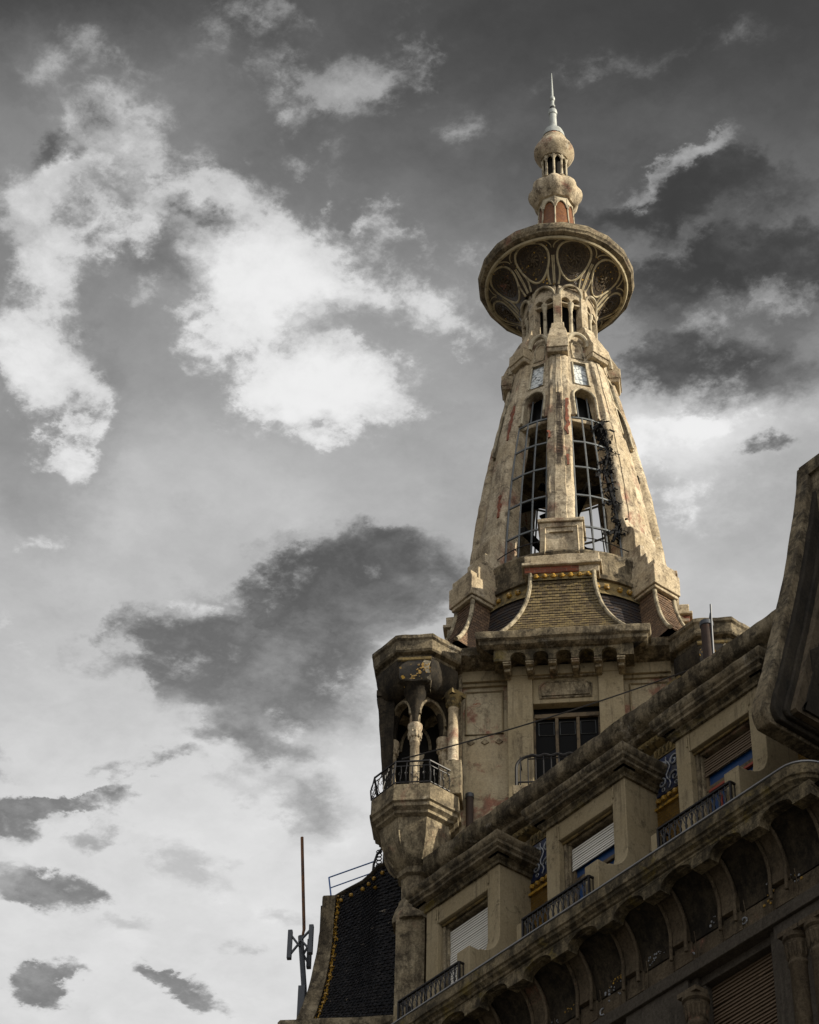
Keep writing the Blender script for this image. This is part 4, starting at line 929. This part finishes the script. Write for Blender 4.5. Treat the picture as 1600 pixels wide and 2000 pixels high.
# left pier of the next dormer, under the gable
nd = MB(); nd.prism([(-3.3,29.6),(-4.2,29.6),(-4.2,26.3),(-3.3,26.3)], lambda p, k: ((10.53, 10.85)[k], p[0], p[1]))
nd.build('dormer_pier', M['clean'], W_, smooth=30, bevel=.012)
# balcony slab
slab = [(.62,-3.4),(.62,-5.15),(10.38,-5.15)]+[(10.38+.5*cos(R(t)), -4.65+.5*sin(R(t))) for t in range(-80, 1, 10)]+[(10.88,-3.4)]
bs_ = MB(); bs_.sweep(slab[1:], [(-.35,26.62),(-.02,26.62),(0,26.60),(.0,26.42),(-.03,26.40),(-.04,26.35),(-.10,26.31),(-.11,26.27),(-.20,26.22),(-.22,26.16),(-.35,26.16)], jit=.012, seglen=.16)
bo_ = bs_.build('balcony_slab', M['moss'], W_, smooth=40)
fl = MB(); fl.box(.62, 10.6, -4.95, -3.4, 26.20, 26.33); fl.build('balcony_floor', M['near_black'], bo_, smooth=0)
zf_ = MB(); zf_.sweep(slab[1:], [(-.06,26.645),(.010,26.645),(.012,26.622),(.004,26.618),(-.06,26.625)]); zf_.build('zinc_edge', M['zinc'], bo_)
# pale iron railings
def railing(c):
    r = MB(); x0, x1, y, z0, z1 = c-.83, c+.84, -5.0, 26.6, 27.15
    r.bar((x0,y,z1),(x1,y,z1), .05, .03); r.bar((x0,y,z0+.04),(x1,y,z0+.04), .02); r.bar((x0,y,z1-.06),(x1,y,z1-.06), .014)
    for xx in (x0, x1): r.bar((xx,y,z0),(xx,y,z1+.01), .035); r.bar((xx,y,z1),(xx,-4.75,z1), .04, .03); r.bar((xx,-4.75,z0),(xx,-4.75,z1), .03)
    for xx in (x0, x1):
        for q in (.09, .17): r.bar((xx,y+q,z0),(xx,y+q,z1), .014)
    n = 13
    for i in range(1, n):
        x = x0+(x1-x0)*i/n
        r.tube([(x,y,z0),(x,y,z0+.2),(x,y,z0+.27),(x,y,z0+.33),(x,y,z1)], .012, 6, rad=[.013,.013,.026,.012,.012])
        for s2 in (-1, 1):
            r.tube([(x,y,z0+.28),(x+s2*.03,y-.01,z0+.36),(x+s2*.055,y-.01,z0+.44),(x+s2*.045,y-.01,z0+.49),(x+s2*.025,y-.01,z0+.46)], .011, 4)
        r.lathe([(0,z0+.40),(.022,z0+.43),(0,z0+.47)], 6, c=(x,y))
    return r.build('balcony_railing', M['iron'], W_)
for k in range(3): railing(1.62+3.345*k)
# coved brackets under the balcony
cv = MB()
prof = [(-4.36,25.25)]+[(-4.92+.56*cos(R(t)), 25.30+.90*sin(R(t))) for t in range(0, 91, 9)]
cv.grid(lambda u, v: (.5+10.4*u, *[np.interp(v*(len(prof)-1), range(len(prof)), [p[i] for p in prof]) for i in (0, 1)]), 40, 20)
cv.build('balcony_cove', M['near_black'], W_)
bp = -4.38
def brk(x, w, inset, name, mat):
    b_ = MB(); pr2 = [(-4.3,25.30),(bp-.10,25.30)]+[(-4.98+.52*cos(R(t)), 25.42+.76*sin(R(t))) for t in range(8, 91, 8)]+[(-5.0,26.24),(-4.3,26.24)]
    b_.prism(pr2, lambda p, k: (x+(-w/2, w/2)[k], p[0], p[1])); return b_
b0 = None
for i in range(10):
    x = .60+1.113*i
    b_ = brk(x, .30, 0, '', None)
    for s2 in (-1, 1):
        b_.tube([(x+s2*.17, p[0]-.02, p[1]) for p in [(bp-.10,25.05),(bp-.10,25.30)]+[(-4.98+.52*cos(R(t)), 25.42+.76*sin(R(t))) for t in range(8, 91, 8)]], .035, 6)
    if b0 is None: bk0 = b_.build('balcony_bracket', M['frieze'], W_, smooth=40, bevel=.01); b0 = x
    else: inst(bk0, W_, 0, (x-b0, 0, 0)); b_.bm.free()
ar = MB(); outl = [(.5,26.24),(.5,25.98)]
for i in range(9):
    xc = .60+1.113*(i+.5); outl += [(xc-.36,25.98)]+[(xc+.36*cos(R(t)), 26.0+.19*sin(R(t))) for t in range(180, -1, -15)]+[(xc+.36,25.98)]
outl += [(10.8,25.98),(10.8,26.24)]
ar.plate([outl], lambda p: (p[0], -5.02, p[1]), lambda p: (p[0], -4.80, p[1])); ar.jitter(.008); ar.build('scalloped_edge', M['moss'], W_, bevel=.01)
# frieze and lower storey
lw_ = MB()
lw_.box(-.1, 24, -4.36, -3.5, 24.92, 25.95)
lo = lw_.build('ornament_frieze', M['frieze'], W_, smooth=0)
ow = MB(); rnd = random.Random(11)
def wpx(x, z, y=-4.375): return (x, y, z)
for (x, z, r, a0, a1) in ((8.62,25.08,.055,0,360),(8.38,24.99,.06,60,300),(7.45,25.03,.05,0,260),(5.35,25.02,.06,70,300),(5.0,25.2,.045,0,200),(6.3,25.0,.05,20,330),(9.6,25.2,.05,30,300),(4.5,25.05,.05,0,250)):
    ow.tube([wpx(x+r*cos(R(t)), z+r*sin(R(t))) for t in range(a0, a1+1, 20)], .014, 5)
for (xc, zc, n) in ((6.62,25.45,26),(9.35,25.55,34),(9.6,25.3,20),(8.0,25.5,8),(4.1,25.4,14),(5.6,25.35,14)):
    for i in range(n):
        x, z = xc+rnd.gauss(0, .11), zc+rnd.gauss(0, .09); w = rnd.uniform(.006, .018); ow.box(x-w, x+w, -4.375, -4.35, z-w, z+w*1.3)
ow.build('ring_ornament', M['glaze'], lo)
gs = MB()
for (xc, zc, n) in ((5.75,25.5,34),(9.0,25.75,30),(9.5,25.2,18),(4.6,25.5,20)):
    for i in range(n):
        x, z = xc+rnd.gauss(0, .13), zc+rnd.gauss(0, .06)+.2*(x-xc if i else 0); w = rnd.uniform(.006, .02); gs.box(x-w, x+w, -4.375, -4.35, z-w, z+w)
gs.build('gold_tessera', M['gold'], lo)
bd2 = MB(); x = .60
bd2.box(x-.19, x+.19, -4.40, -4.35, 24.93, 25.28)
for s2 in (-1, 1): bd2.tube([(x+s2*.26,-4.37,24.95),(x+s2*.27,-4.37,25.2),(x+s2*.25,-4.38,25.45)], .012, 5)
bdo = bd2.build('bracket_panel', M['frieze'], lo, bevel=.008)
for i in range(1, 10): inst(bdo, lo, 0, (1.113*i, 0, 0))
fw = MB(); fw.box(-.1, 24, -4.40, -3.9, 24.70, 24.92); 
for c in (1.56, 4.89, 8.22, 11.55, 14.88, 18.21, 21.54):
    fw.box(c+.95, c+2.38, -4.34, -3.9, 0, 24.70)
fw.box(-.1, .61, -4.34, -3.9, 0, 24.7)
lws = fw.build('lower_storey_wall', M['lowdark'], W_, smooth=0, bevel=.012)
for c in (1.56, 4.89, 8.22, 11.55, 14.88, 18.21, 21.54):
    w = MB(); w.box(c-.95, c-.80, -4.26, -3.9, 18, 24.70); w.box(c-.80, c-.72, -4.18, -3.9, 18, 24.62); w.box(c+.80, c+.95, -4.26, -3.9, 18, 24.70); w.box(c+.72, c+.80, -4.18, -3.9, 18, 24.62); w.box(c-.80, c+.80, -4.2, -3.9, 24.55, 24.70); w.box(c-.95, c+.95, -4.0, -3.6, 0, 18)
    wo = w.build('lower_window', M['lowdark'], W_, smooth=0, bevel=.012)
    s_ = MB(); z = 24.55
    while z > 21.5:
        tl = rnd.uniform(-.012, .012); s_.hexa([(c-.70,-4.07,z-.055+tl),(c+.70,-4.07,z-.055-tl),(c+.70,-4.03,z-.055-tl),(c-.70,-4.03,z-.055+tl),(c-.70,-4.045,z+tl),(c+.70,-4.045,z-tl),(c+.70,-4.02,z-tl),(c-.70,-4.02,z+tl)]); z -= .065
    s_.build('slatted_shutter', M['brown_sh'], wo, smooth=0)
    MB().box(c-.72, c+.72, -3.98, -3.95, 18, 24.6).build('dark_pane', M['glass'], wo, smooth=0)
for i, x in enumerate((9.65, 10.10, 7.45)):
    if i == 0:
        yc = -4.36; cl_ = MB(); cl_.lathe([(.15,18),(.145,23.72),(.165,23.74),(.165,23.79),(.145,23.81),(.155,23.9),(.18,24.02),(.205,24.12),(.175,24.14),(.22,24.18),(.22,24.25),(.1,24.25)], 22, c=(x, yc))
        for kx in range(12):
            a = R(kx*30); cl_.lathe([(0,23.84),(.032,23.9),(.026,23.97),(.05,24.06),(0,24.12)], 6, c=(x+.165*cos(a), yc+.165*sin(a)))
        cl_.box(x-.21, x+.21, -4.56, -4.3, 24.25, 24.33)
        cl0 = cl_.build('lower_column', M['frieze'], W_, smooth=45); x0c = x
    else: inst(cl0, W_, 0, (x-x0c, 0, 0))
# curved gable at the right
gp = [(-4.03,33.62),(-4.17,32.8),(-4.42,31.82),(-4.69,30.75),(-5.10,29.42),(-5.50,28.16),(-5.73,27.50),(-5.80,27.30),(-5.80,27.20),(-5.74,27.12),(-5.64,27.08)]
def curve(pts, n=40):
    t = np.cumsum([0]+[math.hypot(b[0]-a[0], b[1]-a[1]) for a, b in zip(pts, pts[1:])]); s = np.linspace(0, t[-1], n)
    return [(float(np.interp(q, t, [p[0] for p in pts])), float(np.interp(q, t, [p[1] for p in pts]))) for q in s]
gp = curve(gp, 44)
# smooth the polyline
for _ in range(3): gp = [gp[0]]+[((a[0]+2*b[0]+c_[0])/4, (a[1]+2*b[1]+c_[1])/4) for a, b, c_ in zip(gp, gp[1:], gp[2:])]+[gp[-1]]
def fin(x0, x1, ins, name, mat, parent, jit=.012, back=-3.3, bev=.02):
    f = MB(); n = len(gp)
    def off(i):
        a, b = gp[max(0, i-1)], gp[min(n-1, i+1)]; t = Vector((b[0]-a[0], b[1]-a[1])).normalized(); return (gp[i][0]-t.y*ins, gp[i][1]+t.x*ins)
    pts = [off(i) for i in range(n)]; pts = [(min(p[0], back-.05), p[1]) for p in pts]
    poly = pts+[(back, pts[-1][1]), (back, pts[0][1])]
    f.prism(poly, lambda p, k: ((x0, x1)[k], p[0], p[1]))
    f.jitter(jit, 2.5); return f.build(name, mat, parent, smooth=30, bevel=bev)
fin0 = fin(10.40, 10.68, 0, 'curved_gable', M['dirty'], W_)
fin(10.66, 10.78, .13, 'gable_inner_band', M['gable_dark'], fin0)
fin(10.78, 10.86, .30, 'gable_groove', M['gable_dark'], fin0)
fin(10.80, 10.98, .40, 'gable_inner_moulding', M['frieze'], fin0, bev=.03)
fin(10.9, 11.02, .55, 'gable_cheek', M['gable_dark'], fin0)
for (z0, z1) in ((27.75,28.75),(29.05,30.05),(30.35,31.25)):
    yf = float(np.interp((z0+z1)/2, [p[1] for p in gp[::-1]], [p[0] for p in gp[::-1]]))+.55
    cf = MB(); cf.hexa([(10.95,yf+.04,z0+.3),(11.25,yf+.22,z0+.3),(11.25,-3.4,z0+.3),(10.95,-3.4,z0+.3),(10.95,yf+.02,z1),(11.32,yf+.12,z1),(11.32,-3.4,z1),(10.95,-3.4,z1)])
    cf.hexa([(10.95,yf+.3,z0),(11.05,yf+.3,z0),(11.05,-3.4,z0),(10.95,-3.4,z0),(10.95,yf+.04,z0+.3),(11.25,yf+.22,z0+.3),(11.25,-3.4,z0+.3),(10.95,-3.4,z0+.3)])
    cf.subdiv(.3).jitter(.015); cf.build('gable_coffer', M['gable_dark'], fin0, bevel=.02)
    gsx = MB()
    for i in range(16):
        y, z = yf+.35+rnd.random()*.5, z0+.55+rnd.random()*.3; w = rnd.uniform(.006, .016); gsx.box(11.26, 11.325, y-w, y+w, z-w, z+w)
    gsx.build('gold_tessera', M['gold'], fin0)
ga = MB(); ga.box(10.68, 24, -4.02, -3.4, 31.78, 33.30); ga.box(10.5, 24, -4.08, -3.4, 33.30, 33.58); ga.box(10.68, 24, -4.10, -3.4, 31.70, 31.86)
ga.subdiv(.4).jitter(.012); ga.build('gable_parapet', M['dirty'], W_, bevel=.02)
ug = MB(); ug.box(10.7, 24, -4.0, -3.42, 26.6, 31.7); ug.build('gable_recess', M['gable_dark'], W_, smooth=0)

# =================================================================== CORNER ROOF, left of the turret
CR = empty('corner_mansard', (0,0,0), R(45))
tag(CR, 'black scale-tiled corner mansard edged with gold beads, at the lower left behind the turret', 'roof')
def cur(v): return v**1.0
bot = [(-4.93, 1.5, 28.46), (-3.2, 1.5, 28.46)]
topc = [(-4.74,31.86,.60),(-4.5,32.0,.62),(-4.17,32.16,.66),(-4.0,32.30,.70),(-3.86,32.46,.74),(-3.4,32.60,.80),(-3.1,32.64,.84)]
def roof(u, v, lift=0):
    xt = np.interp(u, np.linspace(0, 1, 7), [p[0] for p in topc]); zt2 = np.interp(u, np.linspace(0, 1, 7), [p[1] for p in topc]); nt2 = np.interp(u, np.linspace(0, 1, 7), [p[2] for p in topc])
    xb = bot[0][0]+(bot[1][0]-bot[0][0])*u
    s_ = v; near = nt2+(1.5-nt2)*s_**1.8; z = zt2+(28.46-zt2)*s_
    x = xt+(xb-xt)*s_**3.2
    return (x, -near-lift, z)
rwm = rows(44, .024)
def scale_(u, v):
    s, lip = rwm(v); i = int(round(v*88))//2; x, y, z = roof(u, s); sc_u = abs(((u*22+(i % 2)*.5) % 1)-.5)*2
    if lip: lip *= .8+.5*noise.noise(Vector((u*22, i*1.7, 2))); z += .035*sc_u**2
    return (x, y-lip, z)
rg = MB().grid(scale_, 88, 88, lambda u, v: (u*1.9, -rwm(v)[0]*3.7)); rs = rg.build('scale_tiled_slope', M['scale'], CR, smooth=20)
sb = MB()
def sbf(u, v):
    x, y, z = roof(0, v); w = .20+.07*v
    sec = [(0.03,.0),(0.03,-.07),(-w,-.07),(-w-.03,-.03),(-w-.03,.9),(0.03,.9)]; a = sec[int(round(u*5))]; return (x+a[0], y+a[1], z+.03)
sb.grid(sbf, 5, 30); sb.subdiv(.3).jitter(.012); sb.build('stone_verge', M['dirty'], CR)
gb = MB().tube([tuple(np.add(roof(.055, v), (0,-.012,0))) for v in np.linspace(0, 1, 20)], .014, 5)
for i in range(40):
    v = .01+.98*i/39; x, y, z = roof(.055, v); 
    for j in range(3): z_ = z+rnd.uniform(-.04, .04); gb.lathe([(0,z_-.024),(.024,z_),(0,z_+.024)], 6, c=(x+rnd.uniform(-.05, .05), y-.02))
    if i % 3 == 0: gb.lathe([(0,z-.04),(.036,z-.015),(.036,z+.015),(0,z+.04)], 8, c=(x, y-.02))
gb.build('gold_bead_verge', M['gold'], rs); rs['label'] = 'black scale-tiled slope'
gk = MB()
for i in range(8):
    u = .10+.12*i; x, y, z = roof(u, .05); gk.lathe([(0,z-.045),(.032,z-.035),(.046,z),(.032,z+.035),(0,z+.045)], 10, c=(x, y-.02))
x, y, z = roof(.62, .12); gk.lathe([(0,z-.05),(.05,z),(0,z+.05)], 8, c=(x, y-.03))
gk.build('gold_boss', M['gold'], rs)
bk_ = MB(); bk_.box(-5.0, -2.6, -.6, 3, 28.4, 31.7); bk_.build('roof_back', M['dark'], CR, smooth=0)
eb = MB(); eb.sweep([(-5.45,-.5),(-5.45,-1.5),(-3.15,-1.5)], [(-.3,28.5),(.06,28.5),(.10,28.42),(.10,28.3),(.02,28.2),(-.3,28.2)], jit=.012); eb.box(-5.4, -2.6, -1.45, 3, 0, 28.25); eb.build('corner_wall', M['dirty'], CR, smooth=35)
ridge = MB(); ridge.tube([roof(u, 0, .0) for u in np.linspace(0, 1, 24)], .05, 6); ridge.build('ridge_edge', M['near_black'], CR)

# small things on the roofs
rr_ = empty('roof_guard_rail', LW(-4.9, .5, 31.9)); tag(rr_, 'thin blue two-bar guard rail along the ridge of the black tiled corner roof', 'railing')
b = MB(); o0 = Vector(LW(-4.9, .5, 31.9))
def rel(p): return Vector(p)-o0
P1b, P1t, P2t, P2m, P1m = LW(-4.80,.55,31.86), LW(-4.87,.55,32.40), LW(-3.95,.62,32.69), LW(-3.97,.62,32.42), LW(-4.85,.55,32.14)
b.bar(rel(P1b), rel(P1t), .03); pst = b.build('post', M['bluepaint'], rr_)
b = MB(); b.bar(rel(P1t), rel(P2t), .02); b.bar(rel(P1m), rel(P2m), .018); b.build('rail', M['bluepaint'], rr_)
oi = MB()
base = Vector(LW(-3.98,.66,32.3)); ex = Vector((Q, Q, 0))
def ip(x, z): return base+ex*x+Vector((0,0,z))
oi.tube([ip(0,0),ip(.02,.3),ip(.08,.52),ip(.2,.70),ip(.34,.78),ip(.5,.8)], .028, 6); oi.tube([ip(.34,.78),ip(.34,.1)], .012, 5); oi.tube([ip(.5,.8),ip(.5,.15)], .012, 5); oi.tube([ip(.22,.7),ip(.2,.05)], .02, 5)
for i in range(7):
    z = .08+i*.085; oi.tube([ip(.12+.055*cos(R(t)), z+.04*sin(R(t))) for t in range(0, 360, 45)], .013, 4, closed=True)
oi.tube([ip(.0,.05),ip(.55,.3)], .015, 5)
og = oi.build('iron_cresting', M['iron'], None); tag(og, 'black wrought-iron scroll screen at the upper end of the corner roof ridge', 'ironwork')
am = empty('antenna_mast', LW(-5.3, .3, 29)); tag(am, 'antenna mast with grey panel aerials and tall rusty rod beside the corner roof', 'antenna')
o0 = Vector(LW(-5.3, .3, 29))
b = MB(); b.tube([rel(LW(-5.22,.3,28.5)), rel(LW(-5.30,.3,30.0)), rel(LW(-5.42,.3,31.2))], .055, 8); b.build('pole', M['greymetal'], am)
b = MB(); b.tube([rel(LW(-5.40,.3,31.1)), rel(LW(-5.36,.3,31.36)), rel(LW(-5.50,.3,33.60))], .02, 6, rad=[.02,.036,.034]); b.build('rod', M['rustrod'], am)
for (x, n) in ((-5.62, .35), (-5.28, .0), (-5.18, .5)):
    b = MB(); b.box(-.045, .045, -.05, .05, -.33, .33)
    for z in (-.25, .25): b.bar((0,0,z), (-5.42-x, 0, -z*.2), .05, .04)
    o = b.build('panel_aerial', M['greymetal'], am, smooth=0, bevel=.01); o.location = rel(LW(x, n, 30.98)); o.rotation_euler = (0, 0, R(45))
b = MB(); b.box(-.07, .07, -.06, .06, -.5, .5); o = b.build('cable_box', M['greymetal'], am, smooth=0, bevel=.01); o.location = rel(LW(-5.33,.35,29.5)); o.rotation_euler = (0,0,R(45))
def pipe(x, y, z0, z1, r, label, extra=None):
    p = empty('vent_pipe', (x, y, z0)); tag(p, label, 'pipe', 'vent pipes behind the gutter')
    MB().tube([(0,0,0),(0,0,.12),(0,0,.121),(0,0,z1-z0-.08)], r, 14, rad=[r*1.25,r*1.25,r,r]).build('pipe_shaft', M['rust'], p)
    MB().lathe([(r,z1-z0-.1),(r*1.15,z1-z0-.09),(r*1.15,z1-z0),(r*.8,z1-z0+.01),(.0,z1-z0-.02)], 14).build('pipe_collar', M['greymetal'], p)
    return p
pipe(.33, -3.0, 31.6, 32.92, .075, 'dark rusty vent pipe rising behind the gutter below the left turret')
pipe(7.0, -3.0, 31.4, 32.95, .11, 'thick brown vent pipe with pale collar behind the gutter below the right turret')
b = MB(); b.tube([(7.10,-3.0,31.2),(7.12,-3.0,32.6),(7.14,-3.0,33.30)], .018, 6); b.tube([(7.12,-3.0,32.9),(7.10,-3.0,32.98),(7.13,-3.0,33.1)], .022, 5)
tag(b.build('aerial_rod', M['greymetal']), 'thin dark aerial rod standing beside the thick brown vent pipe', 'aerial')
A_, B_ = Vector(LW(-3.1, 3.42, 33.05)), Vector(LW(2.6, 3.0, 35.25))
b = MB(); b.tube([A_.lerp(B_, t)+Vector((0,0,-.10*4*t*(1-t))) for t in np.linspace(0, 1, 24)], .015, 5)
tag(b.build('overhead_cable', M['iron']), 'thin black cable slanting across the tower from the left turret railing to the right turret', 'cable')
# dead creeper hanging in the right lattice window
b = MB(); rnd = random.Random(5)
def cpt(a, z, o=0.0): return Vector(pol(rib_r(z)-.08+o, a, z))
path = [(31,43.55),(33,43.3),(35,43.1),(36,42.7),(35,42.3),(33,42.6),(31,42.1),(32,41.6),(33,41.0),(34,40.5),(32,40.1),(31,39.8)]
main = [cpt(a+rnd.uniform(-1, 1), z) for a, z in path]
b.tube(main, .03, 5, rad=[rnd.uniform(.02, .05) for _ in main])
for i in range(260):
    j = rnd.choice([0,0,0,1,1,2,3,4,5,6,7,8,9,10]); p = main[j]+Vector((rnd.gauss(0,.07),rnd.gauss(0,.05),rnd.gauss(0,.10)))
    q = p+Vector((rnd.gauss(0,.06),rnd.gauss(0,.04),rnd.gauss(-.05,.08))); b.tube([p, p.lerp(q,.5)+Vector((rnd.gauss(0,.02),0,rnd.gauss(0,.03))), q], .012, 4)
    w = rnd.uniform(.03,.075); d1 = Vector((rnd.gauss(0,1),rnd.gauss(0,1),rnd.gauss(0,1))).normalized()*w; d2 = Vector((rnd.gauss(0,1),rnd.gauss(0,1),rnd.gauss(0,1))).normalized()*w
    b.face([q-d1, q+d2, q+d1, q-d2])
for z0, a0 in ((41.35,28),(41.45,37),(40.9,26),(39.95,24)):
    b.tube([cpt(a0+i*2.0, z0+.06*sin(i*2)+i*.05) for i in range(5)], .028, 5)
cr_ = b.build('dead_creeper', M['creeper'], None); cr_.matrix_world = T.matrix_basis
tag(cr_, 'tangle of dead black creeper clinging to the lattice window right of the front rib', 'creeper')
